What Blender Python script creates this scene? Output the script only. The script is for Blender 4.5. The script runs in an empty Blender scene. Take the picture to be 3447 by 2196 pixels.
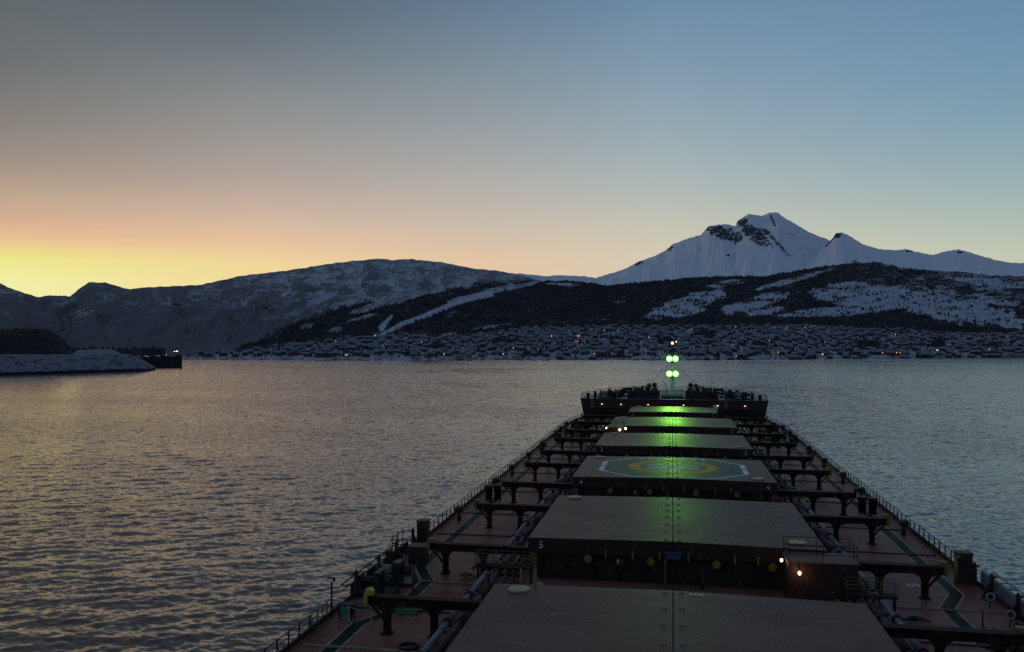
import bpy, math, random
import numpy as np
from mathutils import Vector, Matrix
random.seed(7)
rng = np.random.default_rng(7)
R = math.radians
sc = bpy.context.scene
COL = sc.collection

# ------------------------------------------------------------------ camera
CAMZ = 33.2            # bridge height above the water
YAW, PITCH = R(10.72), R(0.844)
cam = bpy.data.cameras.new('camera')
cam.sensor_width = 36.0
cam.lens = 29.77
cam.clip_start, cam.clip_end = 0.5, 60000.0
camo = bpy.data.objects.new('camera', cam)
camo.location = (0, 0, CAMZ)
camo.rotation_euler = (R(90) + PITCH, 0, YAW)
COL.objects.link(camo)
sc.camera = camo

# ------------------------------------------------------------------ sky at dusk
def lin(c):
    out = []
    for v in c:
        v = v / 255.0
        out.append(v / 12.92 if v <= 0.04045 else ((v + 0.055) / 1.055) ** 2.4)
    return out

world = bpy.data.worlds.new('World')
sc.world = world
world.use_nodes = True
wn, wl = world.node_tree.nodes, world.node_tree.links
wn.clear()
SUNAZ = R(-43.0)                       # the sun is just below the ridge on the left
ZEN = (74, 92, 119)
# colour of the dusk sky by elevation (degrees), for several angles away from the sun
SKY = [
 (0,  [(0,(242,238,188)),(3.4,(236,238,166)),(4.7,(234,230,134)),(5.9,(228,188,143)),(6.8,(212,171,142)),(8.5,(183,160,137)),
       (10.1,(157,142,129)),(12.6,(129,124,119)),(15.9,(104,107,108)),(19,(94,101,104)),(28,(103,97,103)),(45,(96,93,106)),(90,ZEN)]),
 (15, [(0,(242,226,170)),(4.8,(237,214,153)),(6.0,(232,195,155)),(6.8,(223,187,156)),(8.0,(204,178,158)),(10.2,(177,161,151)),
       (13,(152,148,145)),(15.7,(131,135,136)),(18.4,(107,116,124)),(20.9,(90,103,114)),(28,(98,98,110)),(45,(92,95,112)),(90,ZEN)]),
 (30, [(0,(236,206,160)),(5.2,(225,195,163)),(7.8,(198,184,169)),(10.7,(174,172,168)),(14.5,(146,154,159)),(18.2,(121,139,151)),
       (21.8,(98,121,144)),(30,(96,112,134)),(45,(90,100,122)),(90,ZEN)]),
 (42, [(0,(222,204,174)),(5.7,(210,200,178)),(7.6,(194,193,178)),(10.5,(170,181,180)),(14.3,(146,166,177)),(17.9,(126,152,172)),
       (21.5,(107,138,164)),(45,(86,108,136)),(90,ZEN)]),
 (62, [(0,(204,202,178)),(4.9,(194,198,178)),(7.6,(167,184,179)),(9.3,(152,175,180)),(12.7,(128,160,177)),(15.9,(113,149,175)),
       (19,(103,140,170)),(45,(86,109,138)),(90,ZEN)]),
 (120,[(0,(96,104,122)),(8,(104,112,132)),(18,(92,108,134)),(45,(76,95,124)),(90,ZEN)]),
]
tc = wn.new('ShaderNodeTexCoord')
sep = wn.new('ShaderNodeSeparateXYZ'); wl.new(tc.outputs['Generated'], sep.inputs[0])
def math_node(tree, op, a, b=None, clamp=False):
    n = tree.nodes.new('ShaderNodeMath'); n.operation = op; n.use_clamp = clamp
    for i, v in enumerate((a, b)):
        if v is None: continue
        if isinstance(v, (int, float)): n.inputs[i].default_value = v
        else: tree.links.new(v, n.inputs[i])
    return n.outputs[0]
WT = world.node_tree
elev = math_node(WT, 'ARCSINE', sep.outputs[2])
# square-root spacing gives the low sky more room on the ramps
elv = math_node(WT, 'MULTIPLY', math_node(WT, 'MAXIMUM', elev, 0.0), 2 / math.pi)
pos = math_node(WT, 'SQRT', elv)
az = math_node(WT, 'ARCTAN2', sep.outputs[0], sep.outputs[1])
dlt = math_node(WT, 'SUBTRACT', az, SUNAZ)
dlt = math_node(WT, 'ARCCOSINE', math_node(WT, 'COSINE', dlt))
prev = None
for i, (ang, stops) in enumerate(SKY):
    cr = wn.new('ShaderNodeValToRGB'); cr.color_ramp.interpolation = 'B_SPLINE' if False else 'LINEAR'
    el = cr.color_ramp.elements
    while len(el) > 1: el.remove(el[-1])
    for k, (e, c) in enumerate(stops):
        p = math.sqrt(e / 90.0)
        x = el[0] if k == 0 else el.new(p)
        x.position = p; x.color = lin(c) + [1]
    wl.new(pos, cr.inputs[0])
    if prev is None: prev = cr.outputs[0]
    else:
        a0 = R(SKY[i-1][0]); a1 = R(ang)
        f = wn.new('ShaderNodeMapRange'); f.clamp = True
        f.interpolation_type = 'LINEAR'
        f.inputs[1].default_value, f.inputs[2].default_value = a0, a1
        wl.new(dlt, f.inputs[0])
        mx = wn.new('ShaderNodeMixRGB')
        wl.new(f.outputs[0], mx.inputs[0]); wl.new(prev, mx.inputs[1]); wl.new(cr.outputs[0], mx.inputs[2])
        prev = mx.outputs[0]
# the physical twilight sky adds its own faint scatter
sky = wn.new('ShaderNodeTexSky'); sky.sky_type = 'NISHITA'; sky.sun_disc = False
sky.sun_elevation = R(-1.5); sky.sun_rotation = SUNAZ; sky.altitude = 30
add = wn.new('ShaderNodeMixRGB'); add.blend_type = 'ADD'; add.inputs[0].default_value = 0.02
wl.new(prev, add.inputs[1]); wl.new(sky.outputs[0], add.inputs[2])
bg = wn.new('ShaderNodeBackground'); bg.inputs[1].default_value = 1.0
wl.new(add.outputs[0], bg.inputs[0])
wo = wn.new('ShaderNodeOutputWorld'); wl.new(bg.outputs[0], wo.inputs[0])

vs = sc.view_settings
sc.display_settings.display_device = 'sRGB'
vs.view_transform = 'Standard'; vs.look = 'None'; vs.exposure = 0.0; vs.gamma = 1.0; vs.use_curve_mapping = False
sc.cycles.use_denoising = False
sc.cycles.max_bounces = 6
sc.cycles.sample_clamp_indirect = 2.0

# ------------------------------------------------------------------ helpers
CX, CY, FPX = 1723.5, 1098.0, 2850.0       # calibration of the photograph
def ray(x, y):
    """azimuth from the ship's axis (rad) and tangent of the elevation of a line of sight"""
    x = np.asarray(x, float); y = np.asarray(y, float)
    dx = (x - CX) / FPX; dy = (CY - y) / FPX
    f = math.cos(PITCH) - dy * math.sin(PITCH); u = math.sin(PITCH) + dy * math.cos(PITCH)
    return np.arctan2(dx, f) - YAW, u / np.hypot(dx, f)
def seen(X, Y, Z):
    r = np.hypot(X, Y); a = np.arctan2(X, Y) + YAW
    f = r * np.cos(a); s = r * np.sin(a); u = Z - CAMZ
    d = f * math.cos(PITCH) + u * math.sin(PITCH); v = -f * math.sin(PITCH) + u * math.cos(PITCH)
    return CX + FPX * s / d, CY - FPX * v / d

def sstep(a, b, x):
    t = np.clip((x - a) / (b - a), 0, 1); return t * t * (3 - 2 * t)

_P = rng.permutation(4096)
def noise2(x, y):
    x = np.asarray(x, float); y = np.asarray(y, float)
    xi = np.floor(x).astype(int); yi = np.floor(y).astype(int)
    fx = x - xi; fy = y - yi
    def g(i, j, dx, dy):
        h = _P[(_P[i & 4095] + j) & 4095] * (2 * math.pi / 4096.0)
        return np.cos(h) * dx + np.sin(h) * dy
    u = fx * fx * fx * (fx * (fx * 6 - 15) + 10); v = fy * fy * fy * (fy * (fy * 6 - 15) + 10)
    a = g(xi, yi, fx, fy) * (1 - u) + g(xi + 1, yi, fx - 1, fy) * u
    b = g(xi, yi + 1, fx, fy - 1) * (1 - u) + g(xi + 1, yi + 1, fx - 1, fy - 1) * u
    return (a * (1 - v) + b * v) * 1.5
def fbm(x, y, o=5, g=0.5, ridged=False):
    s = 0; a = 1.0; t = 0
    for i in range(o):
        n = noise2(x * 2 ** i + 17.3 * i, y * 2 ** i - 9.1 * i)
        if ridged: n = 1 - 2 * np.abs(n)
        s = s + a * n; t += a; a *= g
    return s / t

def tag(o, label=None, cat=None, group=None, kind=None):
    if label: o['label'] = label
    if cat: o['category'] = cat
    if group: o['group'] = group
    if kind: o['kind'] = kind
    return o
def link(name, me, parent=None, loc=None, rz=0):
    o = bpy.data.objects.new(name, me); COL.objects.link(o)
    if parent is not None: o.parent = parent
    if loc is not None: o.location = loc
    if rz: o.rotation_euler = (0, 0, rz)
    return o
def empty(name, loc=(0, 0, 0), parent=None):
    return link(name, None, parent, loc)
def grid_mesh(name, P, closed=False):
    """P: (rows, cols, 3)"""
    n, m = P.shape[:2]
    idx = np.arange(n * m).reshape(n, m)
    a = idx[:-1, :-1].ravel(); b = idx[:-1, 1:].ravel(); c = idx[1:, 1:].ravel(); d = idx[1:, :-1].ravel()
    F = np.stack([a, b, c, d], 1)
    me = bpy.data.meshes.new(name)
    me.vertices.add(n * m); me.vertices.foreach_set('co', P.reshape(-1).astype(np.float32))
    me.loops.add(F.size); me.loops.foreach_set('vertex_index', F.ravel().astype(np.int32))
    me.polygons.add(len(F))
    me.polygons.foreach_set('loop_start', np.arange(0, F.size, 4, dtype=np.int32))
    me.polygons.foreach_set('use_smooth', np.ones(len(F), bool))
    me.update(calc_edges=True)
    return me
def color_attr(me, name, C):
    at = me.color_attributes.new(name, 'FLOAT_COLOR', 'POINT')
    A = np.ones((len(me.vertices), 4), np.float32); A[:, :C.shape[1]] = C
    at.data.foreach_set('color', A.ravel())

class MB:
    """collects simple solids into one mesh"""
    def __init__(s): s.v = []; s.f = []; s.m = []; s.cur = 0; s.sm = []
    def add(s, vs, fs, smooth=False):
        k = len(s.v); s.v += [tuple(p) for p in vs]
        for f in fs: s.f.append([i + k for i in f]); s.m.append(s.cur); s.sm.append(smooth)
        return s
    def box(s, x0, x1, y0, y1, z0, z1):
        return s.add([(x0,y0,z0),(x1,y0,z0),(x1,y1,z0),(x0,y1,z0),(x0,y0,z1),(x1,y0,z1),(x1,y1,z1),(x0,y1,z1)],
              [(3,2,1,0),(4,5,6,7),(0,1,5,4),(1,2,6,5),(2,3,7,6),(3,0,4,7)])
    def bar(s, p0, p1, w, h=None):
        """rectangular bar from p0 to p1"""
        p0, p1 = Vector(p0), Vector(p1); h = h or w
        d = (p1 - p0).normalized(); up = Vector((0, 0, 1)) if abs(d.z) < 0.95 else Vector((0, 1, 0))
        a = d.cross(up).normalized() * w / 2; b = a.cross(d).normalized() * h / 2
        vs = [p + q for p in (p0, p1) for q in (-a - b, a - b, a + b, -a + b)]
        return s.add(vs, [(0,1,2,3),(7,6,5,4),(0,4,5,1),(1,5,6,2),(2,6,7,3),(3,7,4,0)])
    def tube(s, p0, p1, r0, r1=None, n=8, smooth=True):
        p0, p1 = Vector(p0), Vector(p1); r1 = r0 if r1 is None else r1
        d = (p1 - p0).normalized(); up = Vector((0, 0, 1)) if abs(d.z) < 0.95 else Vector((0, 1, 0))
        a = d.cross(up).normalized(); b = a.cross(d).normalized()
        vs = []
        for p, r in ((p0, r0), (p1, r1)):
            for i in range(n):
                t = 2 * math.pi * i / n; vs.append(p + a * (r * math.cos(t)) + b * (r * math.sin(t)))
        s.add(vs, [(i, (i + 1) % n, n + (i + 1) % n, n + i) for i in range(n)], smooth)
        k = len(s.v) - 2 * n
        s.f.append([k + i for i in range(n)][::-1]); s.f.append([k + n + i for i in range(n)])
        s.m += [s.cur] * 2; s.sm += [False] * 2
        return s
    def path(s, pts, r, n=6):
        for a, b in zip(pts[:-1], pts[1:]): s.tube(a, b, r, n=n)
        return s
    def lathe(s, c, prof, n=12, axis='z'):
        """prof: list of (radius, height)"""
        vs = []
        for r, h in prof:
            for i in range(n):
                t = 2 * math.pi * i / n; a, b = r * math.cos(t), r * math.sin(t)
                p = (a, b, h) if axis == 'z' else ((h, a, b) if axis == 'x' else (a, h, b))
                vs.append((c[0] + p[0], c[1] + p[1], c[2] + p[2]))
        fs = []
        for j in range(len(prof) - 1):
            for i in range(n):
                fs.append((j*n+i, j*n+(i+1) % n, (j+1)*n+(i+1) % n, (j+1)*n+i))
        s.add(vs, fs, True)
        k = len(s.v) - n * len(prof)
        s.f.append([k + i for i in range(n)][::-1]); s.f.append([k + n * (len(prof) - 1) + i for i in range(n)])
        s.m += [s.cur] * 2; s.sm += [False] * 2
        return s
    def prism(s, poly, z0, z1):
        n = len(poly)
        vs = [(p[0], p[1], z0) for p in poly] + [(p[0], p[1], z1) for p in poly]
        return s.add(vs, [tuple(range(n))[::-1], tuple(range(n, 2 * n))] + [(i, (i+1) % n, n+(i+1) % n, n+i) for i in range(n)])
    def ext(s, poly, axis, a, b):
        """polygon in the plane across axis, extruded along it; axis 'x': poly=(y,z), 'y': poly=(x,z)"""
        n = len(poly)
        f = (lambda p, t: (t, p[0], p[1])) if axis == 'x' else (lambda p, t: (p[0], t, p[1]))
        vs = [f(p, a) for p in poly] + [f(p, b) for p in poly]
        return s.add(vs, [tuple(range(n))[::-1], tuple(range(n, 2 * n))] + [(i, (i+1) % n, n+(i+1) % n, n+i) for i in range(n)])
    def mesh(s, name, *mats):
        me = bpy.data.meshes.new(name); me.from_pydata(s.v, [], s.f)
        me.polygons.foreach_set('use_smooth', s.sm)
        me.polygons.foreach_set('material_index', s.m)
        for m in mats: me.materials.append(m)
        me.validate(); me.update()
        import bmesh
        bm = bmesh.new(); bm.from_mesh(me); bmesh.ops.recalc_face_normals(bm, faces=bm.faces); bm.to_mesh(me); bm.free()
        return me
    def build(s, name, mat, parent=None, loc=None, rz=0):
        mats = mat if isinstance(mat, (list, tuple)) else [mat]
        return link(name, s.mesh(name, *mats), parent, loc, rz)

# ------------------------------------------------------------------ materials
def new_mat(name):
    m = bpy.data.materials.new(name); m.use_nodes = True
    t = m.node_tree; b = t.nodes['Principled BSDF']
    return m, t, b
def N(t, kind, **kw):
    n = t.nodes.new(kind)
    for k, v in kw.items(): setattr(n, k, v)
    return n
def noise_node(t, scale, detail=4, rough=0.55, stretch=None, vec=None):
    n = N(t, 'ShaderNodeTexNoise'); n.inputs['Scale'].default_value = scale
    n.inputs['Detail'].default_value = detail; n.inputs['Roughness'].default_value = rough
    if vec is None:
        g = N(t, 'ShaderNodeNewGeometry'); vec = g.outputs['Position']
    if stretch:
        mp = N(t, 'ShaderNodeMapping'); mp.inputs['Scale'].default_value = stretch
        t.links.new(vec, mp.inputs[0]); vec = mp.outputs[0]
    t.links.new(vec, n.inputs['Vector'])
    return n
def ramp(t, fac, stops):
    r = N(t, 'ShaderNodeValToRGB'); e = r.color_ramp.elements
    while len(e) > 1: e.remove(e[-1])
    for k, (p, c) in enumerate(stops):
        x = e[0] if k == 0 else e.new(p)
        x.position = p; x.color = (list(c) + [1]) if hasattr(c, '__len__') else (c, c, c, 1)
    t.links.new(fac, r.inputs[0]); return r.outputs[0]
def mixc(t, f, a, b, mode='MIX'):
    n = N(t, 'ShaderNodeMixRGB', blend_type=mode)
    for i, v in enumerate((f, a, b)):
        if isinstance(v, (int, float)): n.inputs[i].default_value = v
        elif isinstance(v, (tuple, list)): n.inputs[i].default_value = list(v) + [1] if len(v) == 3 else v
        else: t.links.new(v, n.inputs[i])
    return n.outputs[0]
def paint(name, col, rough=0.5, var=0.35, scale=0.6, rust=0.0, spec=0.5, metal=0.0, rustcol=(0.09, 0.035, 0.02), fine=9.0, bump=0.02, ior=1.45, streak=0.0):
    """weathered paint: two scales of tone, rust blooms, uneven gloss"""
    m, t, b = new_mat(name)
    n1 = noise_node(t, scale, 5); n2 = noise_node(t, fine, 3)
    c = mixc(t, ramp(t, n1.outputs[0], [(0.3, 0), (0.72, 1)]), [v * (1 - var) for v in col], [min(1, v * (1 + var)) for v in col])
    c = mixc(t, 0.35, c, mixc(t, n2.outputs[0], [v * 0.6 for v in col], [min(1, v * 1.4) for v in col]))
    if rust > 0:
        n3 = noise_node(t, scale * 2.3, 6, 0.65)
        c = mixc(t, ramp(t, n3.outputs[0], [(0.62 - rust * 0.25, 0), (0.75 - rust * 0.2, 1)]), c, rustcol)
    if streak > 0:       # dirt and dried runs drawn across the plates
        n4 = noise_node(t, 0.5, 5, 0.65, stretch=(0.25, 1.6, 1)); n5 = noise_node(t, 0.07, 3, 0.5)
        c = mixc(t, math_node(t, 'MULTIPLY', ramp(t, n4.outputs[0], [(0.48, 0), (0.66, 1)]), streak), c, [v * 0.45 for v in col])
        c = mixc(t, math_node(t, 'MULTIPLY', ramp(t, n5.outputs[0], [(0.42, 0), (0.62, 1)]), streak * 0.7), c, [min(1, v * 1.5) for v in col])
    t.links.new(c, b.inputs['Base Color'])
    rr = N(t, 'ShaderNodeMapRange'); rr.inputs[3].default_value = max(0.05, rough - 0.14); rr.inputs[4].default_value = min(1, rough + 0.16)
    t.links.new(n1.outputs[0], rr.inputs[0]); t.links.new(rr.outputs[0], b.inputs['Roughness'])
    b.inputs['IOR'].default_value = ior; b.inputs['Specular IOR Level'].default_value = spec; b.inputs['Metallic'].default_value = metal
    if bump:
        bp = N(t, 'ShaderNodeBump'); bp.inputs['Strength'].default_value = 0.5; bp.inputs['Distance'].default_value = bump
        t.links.new(n2.outputs[0], bp.inputs['Height']); t.links.new(bp.outputs[0], b.inputs['Normal'])
    return m
def glow(name, col, strength):
    m, t, b = new_mat(name)
    b.inputs['Base Color'].default_value = (0.8, 0.8, 0.8, 1)
    b.inputs['Emission Color'].default_value = list(col) + [1]; b.inputs['Emission Strength'].default_value = strength
    return m
# ------------------------------------------------------------------ materials of the land
def land_mat(name, snow, scrub, forest, rock, fs):
    m, t, b = new_mat(name)
    at = N(t, 'ShaderNodeVertexColor', layer_name='cover')
    sp = N(t, 'ShaderNodeSeparateColor'); t.links.new(at.outputs[0], sp.inputs[0])
    nz = noise_node(t, fs, 6, 0.62); nf = noise_node(t, fs * 4.5, 4, 0.6)
    nn = mixc(t, 0.4, nz.outputs[0], nf.outputs[0])
    def mask(ch, lo, hi):
        s = math_node(t, 'ADD', ch, math_node(t, 'MULTIPLY', math_node(t, 'SUBTRACT', nn, 0.5), 1.7))
        r = N(t, 'ShaderNodeMapRange'); r.interpolation_type = 'SMOOTHSTEP'
        r.inputs[1].default_value, r.inputs[2].default_value = lo, hi
        t.links.new(s, r.inputs[0]); return r.outputs[0]
    sn = mixc(t, nf.outputs[0], [v * 0.86 for v in snow], snow)
    c = mixc(t, mask(sp.outputs[1], 0.3, 0.75), sn, mixc(t, nf.outputs[0], [v * 0.5 for v in scrub], [v * 1.5 for v in scrub]))
    c = mixc(t, mask(sp.outputs[0], 0.42, 0.62), c, mixc(t, nf.outputs[0], [v * 0.6 for v in forest], [v * 1.5 for v in forest]))
    c = mixc(t, mask(sp.outputs[2], 0.45, 0.6), c, mixc(t, nf.outputs[0], [v * 0.5 for v in rock], [v * 1.6 for v in rock]))
    t.links.new(c, b.inputs['Base Color'])
    b.inputs['Roughness'].default_value = 0.9; b.inputs['Specular IOR Level'].default_value = 0.15
    bp = N(t, 'ShaderNodeBump'); bp.inputs['Strength'].default_value = 0.7; bp.inputs['Distance'].default_value = 1.2 / (fs * 8)
    t.links.new(nn, bp.inputs['Height']); t.links.new(bp.outputs[0], b.inputs['Normal'])
    return m
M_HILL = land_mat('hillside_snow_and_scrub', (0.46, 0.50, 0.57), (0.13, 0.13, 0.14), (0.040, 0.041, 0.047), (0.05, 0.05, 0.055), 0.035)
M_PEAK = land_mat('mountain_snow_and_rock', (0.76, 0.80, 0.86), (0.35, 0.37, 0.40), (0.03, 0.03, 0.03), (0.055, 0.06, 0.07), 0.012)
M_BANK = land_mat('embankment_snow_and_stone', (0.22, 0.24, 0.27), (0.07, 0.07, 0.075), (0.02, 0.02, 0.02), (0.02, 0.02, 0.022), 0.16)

def ell(px, py, items, warp=None):
    """union of soft ellipses given as (x, y, rx, ry, tilt)"""
    out = np.zeros_like(px)
    for cx, cy, rx, ry, a in items:
        a = R(a); dx = px - cx; dy = py - cy
        u = (dx * math.cos(a) + dy * math.sin(a)) / rx; v = (-dx * math.sin(a) + dy * math.cos(a)) / ry
        d = np.sqrt(u * u + v * v)
        if warp is not None: d = d + warp
        out = np.maximum(out, 1 - sstep(0.75, 1.2, d))
    return out
def pline(px, py, pts, w0, w1, warp=None):
    best = np.full(px.shape, 1e9)
    L = len(pts) - 1
    for i in range(L):
        (ax, ay), (bx, by) = pts[i], pts[i + 1]
        dx, dy = bx - ax, by - ay
        s = np.clip(((px - ax) * dx + (py - ay) * dy) / (dx * dx + dy * dy), 0, 1)
        w = w0 + (w1 - w0) * (i + s) / L
        best = np.minimum(best, np.hypot(px - ax - s * dx, py - ay - s * dy) / w)
    if warp is not None: best = best + warp
    return 1 - sstep(0.8, 1.15, best)

# ------------------------------------------------------------------ the far shore: town slope, forest and ridge in one hillside
CREST = [(-500,930),(-150,922),(0,953),(50,976),(123,1000),(168,996),(236,997),(262,975),(299,951),(355,951),(422,971),(440,973),(486,968),(598,962),
 (673,959),(766,940),(800,930),(946,914),(1032,901),(1135,884),(1270,871),(1320,875),(1391,873),(1491,884),(1583,903),(1664,911),(1729,921),(1799,941),
 (1829,948),(1900,947),(1960,951),(2000,957),(2030,965),(2138,953),(2360,934),(2499,931),(2577,932),(2649,917),(2781,896),(2871,887),(2949,883),(2992,890),
 (3034,902),(3142,910),(3262,920),(3382,929),(3447,931),(3900,938)]
cx_, cy_ = np.array(CREST, float).T
caz, ctan = ray(cx_, cy_)
NC = 1250
AZ = np.linspace(ray(-480, 1100)[0], ray(3880, 1100)[0], NC)
pxc = CX + FPX * np.tan(AZ + YAW)
tanc = np.interp(AZ, caz, ctan)
tanc = tanc + 0.0007 * fbm(pxc / 30.0, pxc * 0 + 3.3, 5) * 2.0
r_cr = np.interp(pxc, [-480, 600, 1300, 1830, 2100, 2900, 3900], [3400, 3300, 3600, 3500, 3200, 2900, 2900])
ysh = np.interp(pxc, [-480, 600, 900, 1100, 1300, 1700, 2140, 2180, 2600, 3000, 3447, 3900], [1211, 1211, 1212, 1213.6, 1213.4, 1212, 1211.2, 1213.4, 1210, 1206.5, 1203.5, 1202])
r_sh = CAMZ / -ray(pxc, ysh)[1]
r_tw = r_sh + np.interp(pxc, [-480, 560, 800, 1200, 1800, 2700, 3447, 3900], [60, 60, 160, 360, 560, 600, 520, 520])
ytw = np.interp(pxc, [-480, 560, 800, 1000, 1200, 1300, 1500, 1650, 1800, 2000, 2300, 2700, 2900, 3100, 3300, 3447, 3900],
                [1203, 1203, 1186, 1164, 1143, 1130, 1138, 1126, 1108, 1103, 1106, 1098, 1108, 1120, 1128, 1122, 1120])
z_tw = CAMZ + ray(pxc, ytw)[1] * r_tw
z_cr = CAMZ + tanc * r_cr
NT, NH, NB = 70, 190, 14
q1 = np.linspace(0, 1, NT, endpoint=False)[:, None]
q2 = (np.linspace(0, 1, NH) ** 1.15)[:, None]
q3 = np.linspace(0, 1, NB + 1)[1:, None]
rr1 = r_sh + (r_tw - r_sh) * q1
zz1 = -2 + 4.2 * sstep(0, 0.03, q1) + (z_tw - 2.2) * q1 ** 0.95
rr2 = r_tw + (r_cr - r_tw) * q2
zz2 = z_tw + (z_cr - z_tw) * (q2 ** 1.02)
rr3 = r_cr + 900 * q3
zz3 = z_cr - 160 * q3 ** 1.2 - 3 * q3
RR = np.concatenate([rr1, rr2, rr3]); ZZ = np.concatenate([zz1, zz2, zz3])
AA = np.broadcast_to(AZ, RR.shape)
XX, YY = RR * np.sin(AA), RR * np.cos(AA)
PX, PY = seen(XX, YY, ZZ)
qq = np.concatenate([q1 * 0, q2, 1 + q3]) + 0 * RR
w = sstep(0.0, 0.12, qq) * (1 - 0.96 * sstep(0.72, 0.99, qq))
wrp = 1.6 * fbm(PX / 120.0, PY / 60.0, 4)
rib = fbm((PX * 0.78 + PY * 0.62) / 34.0 + wrp, (-PX * 0.62 + PY * 0.78) / 150.0, 5, 0.6, ridged=True)
left = 1 - sstep(900, 1500, PX)
dz = w * (26 * fbm(XX / 420.0, YY / 420.0, 5) + rib * (3 + 8 * left) * (1 - 0.6 * sstep(0.45, 0.9, qq)))
gl = fbm(PX / 210.0 + 0.004 * PY, PY / 70.0, 4)
dz = dz + w * 16 * gl
ZZ = ZZ + dz + (qq <= 0) * 1.5 * fbm(XX / 60.0, YY / 60.0, 3) * sstep(0.05, 0.2, np.concatenate([q1, q2 * 0 + 1, q3 * 0 + 1]) + 0 * RR)
lim = CAMZ + RR * (tanc - 0.0012 * (1 - np.clip(qq, 0, 1)) * (qq < 1))
ZZ = np.where((qq > 0) & (qq < 1), np.minimum(ZZ, lim), ZZ)
PX, PY = seen(XX, YY, ZZ)
wz = 0.55 * fbm(PX / 42.0, PY / 16.0, 5, 0.6)
wz2 = 0.8 * fbm(PX / 70.0 + 0.3 * PY / 16, PY / 14.0, 5, 0.6)
# where the dark birch forest grows
bound = np.interp(PX, [500, 800, 900, 1000, 1150, 1300, 1450, 1600, 1750, 1830, 1900, 4000], [1222, 1172, 1130, 1082, 1030, 1004, 984, 956, 944, 948, 930, 600])
FO = sstep(-14, 14, PY - bound + 26 * wz2)
CLEAR = [(2312,1025,135,26,-17),(2300,1052,70,14,-10),(2541,1020,115,20,-15),(2577,1046,62,15,-8),(2961,1000,215,38,2),(2800,1050,165,15,-4),(2960,1040,120,10,-6),
 (3238,1050,170,38,6),(3412,1088,70,16,6),(2451,954,62,10,-8),(2661,945,115,9,-15),(3322,950,120,12,7),(2860,965,70,14,-4),(3330,1012,80,12,8)]
PATCH = [(1250,1033,90,11,-16),(1345,1012,60,10,-14),(1221,1070,48,6,-14),(1189,1021,24,8,-30),(1421,984,105,13,-9),(1653,1100,60,5,-8),(1507,1127,32,5,-12),
 (1640,985,90,10,-14),(1560,1005,60,8,-14),(1760,962,60,8,-12),(1900,958,60,5,2),(1130,1110,26,9,-10),(1035,1098,22,8,-10),(2080,1018,26,4,-6)]
clr = np.maximum(ell(PX, PY, CLEAR, wz), ell(PX, PY, PATCH, wz2 * 0.7))
ski = np.maximum(pline(PX, PY, [(1280,1130),(1353,1092),(1435,1062),(1525,1024),(1600,1002),(1650,990)], 6, 11, 0.35 * wz),
                 pline(PX, PY, [(1284,1106),(1300,1086),(1317,1067)], 10, 6, 0.25 * wz))
ski = ski * (1 - pline(PX, PY, [(1380,1092),(1425,1076),(1480,1056),(1530,1034)], 2.2, 2.6, wz2))
town = (np.concatenate([q1, 1 + q2, 3 + q3]) + 0 * RR)
intown = 1 - sstep(0.97, 1.04, town)
GROVE = [(2370,1130,48,15,0),(2919,1160,52,18,0),(3157,1157,26,15,0),(1786,1191,52,9,0),(2240,1150,40,9,0),(2560,1165,70,8,0),(1480,1165,40,10,0),(1700,1150,60,8,-5),
 (2080,1150,55,7,0),(3330,1165,40,8,0),(1210,1190,45,7,0),(2060,1200,70,5,0)]
grove = ell(PX, PY, GROVE, wz)
FO = np.where(PX > 1830, 0.80 + 0.30 * fbm(PX / 90.0, PY / 26.0, 5, 0.6) - 0.22 * sstep(2500, 3300, PX) * sstep(1090, 1000, PY), FO)
FO = np.where(PX <= 1830, FO * (0.80 + 0.5 * fbm((PX * 0.93 - PY * 0.37) / 70.0 + 5, (PX * 0.37 + PY * 0.93) / 9.0, 5, 0.6)), FO)
FO = FO * (1 - clr) * (1 - ski)
FO = FO * (1 - intown) + intown * (grove + 0.42 * sstep(-0.15, 0.5, fbm(PX / 40.0, PY / 9.0, 4)))
FO = np.where((PX < 560) & (town < 1.05), 0.75, FO)
# thin scrub and bare ground showing through the snow on the open mountain
SC = 0.52 + 0.6 * fbm(PX / 60.0 + rib, PY / 40.0, 5, 0.6) + 0.20 * (rib - 0.3) + 0.25 * fbm(PX / 14.0, PY / 9.0, 4, 0.6) + 0.16 * sstep(1000, 1180, PY)
SC = SC + 0.10 * sstep(300, 1100, 1400 - PX) + 0.22 * sstep(900, 1120, PY) * (1 - sstep(900, 1300, PX))
SC = np.where(PX > 1830, 0.36 + 0.55 * fbm(PX / 30.0, PY / 10.0, 5, 0.6), SC)
SC = SC * (1 - ski) - 0.5 * ski
SC = SC * (1 - intown) + intown * (0.48 + 0.6 * fbm(PX / 14.0, PY / 6.0, 4))
SC = np.where(clr > 0.5, SC * 0.85, SC)
RO = ell(PX, PY, [(600,1045,40,22,40),(350,1075,24,26,60),(230,1040,50,20,-30),(790,1085,30,14,50),(900,1040,30,8,30)], wz * 1.6) * 0.55
RO = RO + 0.9 * (np.concatenate([1 - sstep(0.0, 0.028, q1), q2 * 0, q3 * 0]) + 0 * RR)      # stones of the shoreline
P = np.stack([XX, YY, ZZ], -1)
me = grid_mesh('hillside', P)
color_attr(me, 'cover', np.stack([FO, np.clip(SC, -1, 1), RO], -1).reshape(-1, 3))
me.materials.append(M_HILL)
tag(link('hillside', me), 'long snowy fjord hillside with ridge, birch forest and ski slope', 'hillside', kind='structure')

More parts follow.
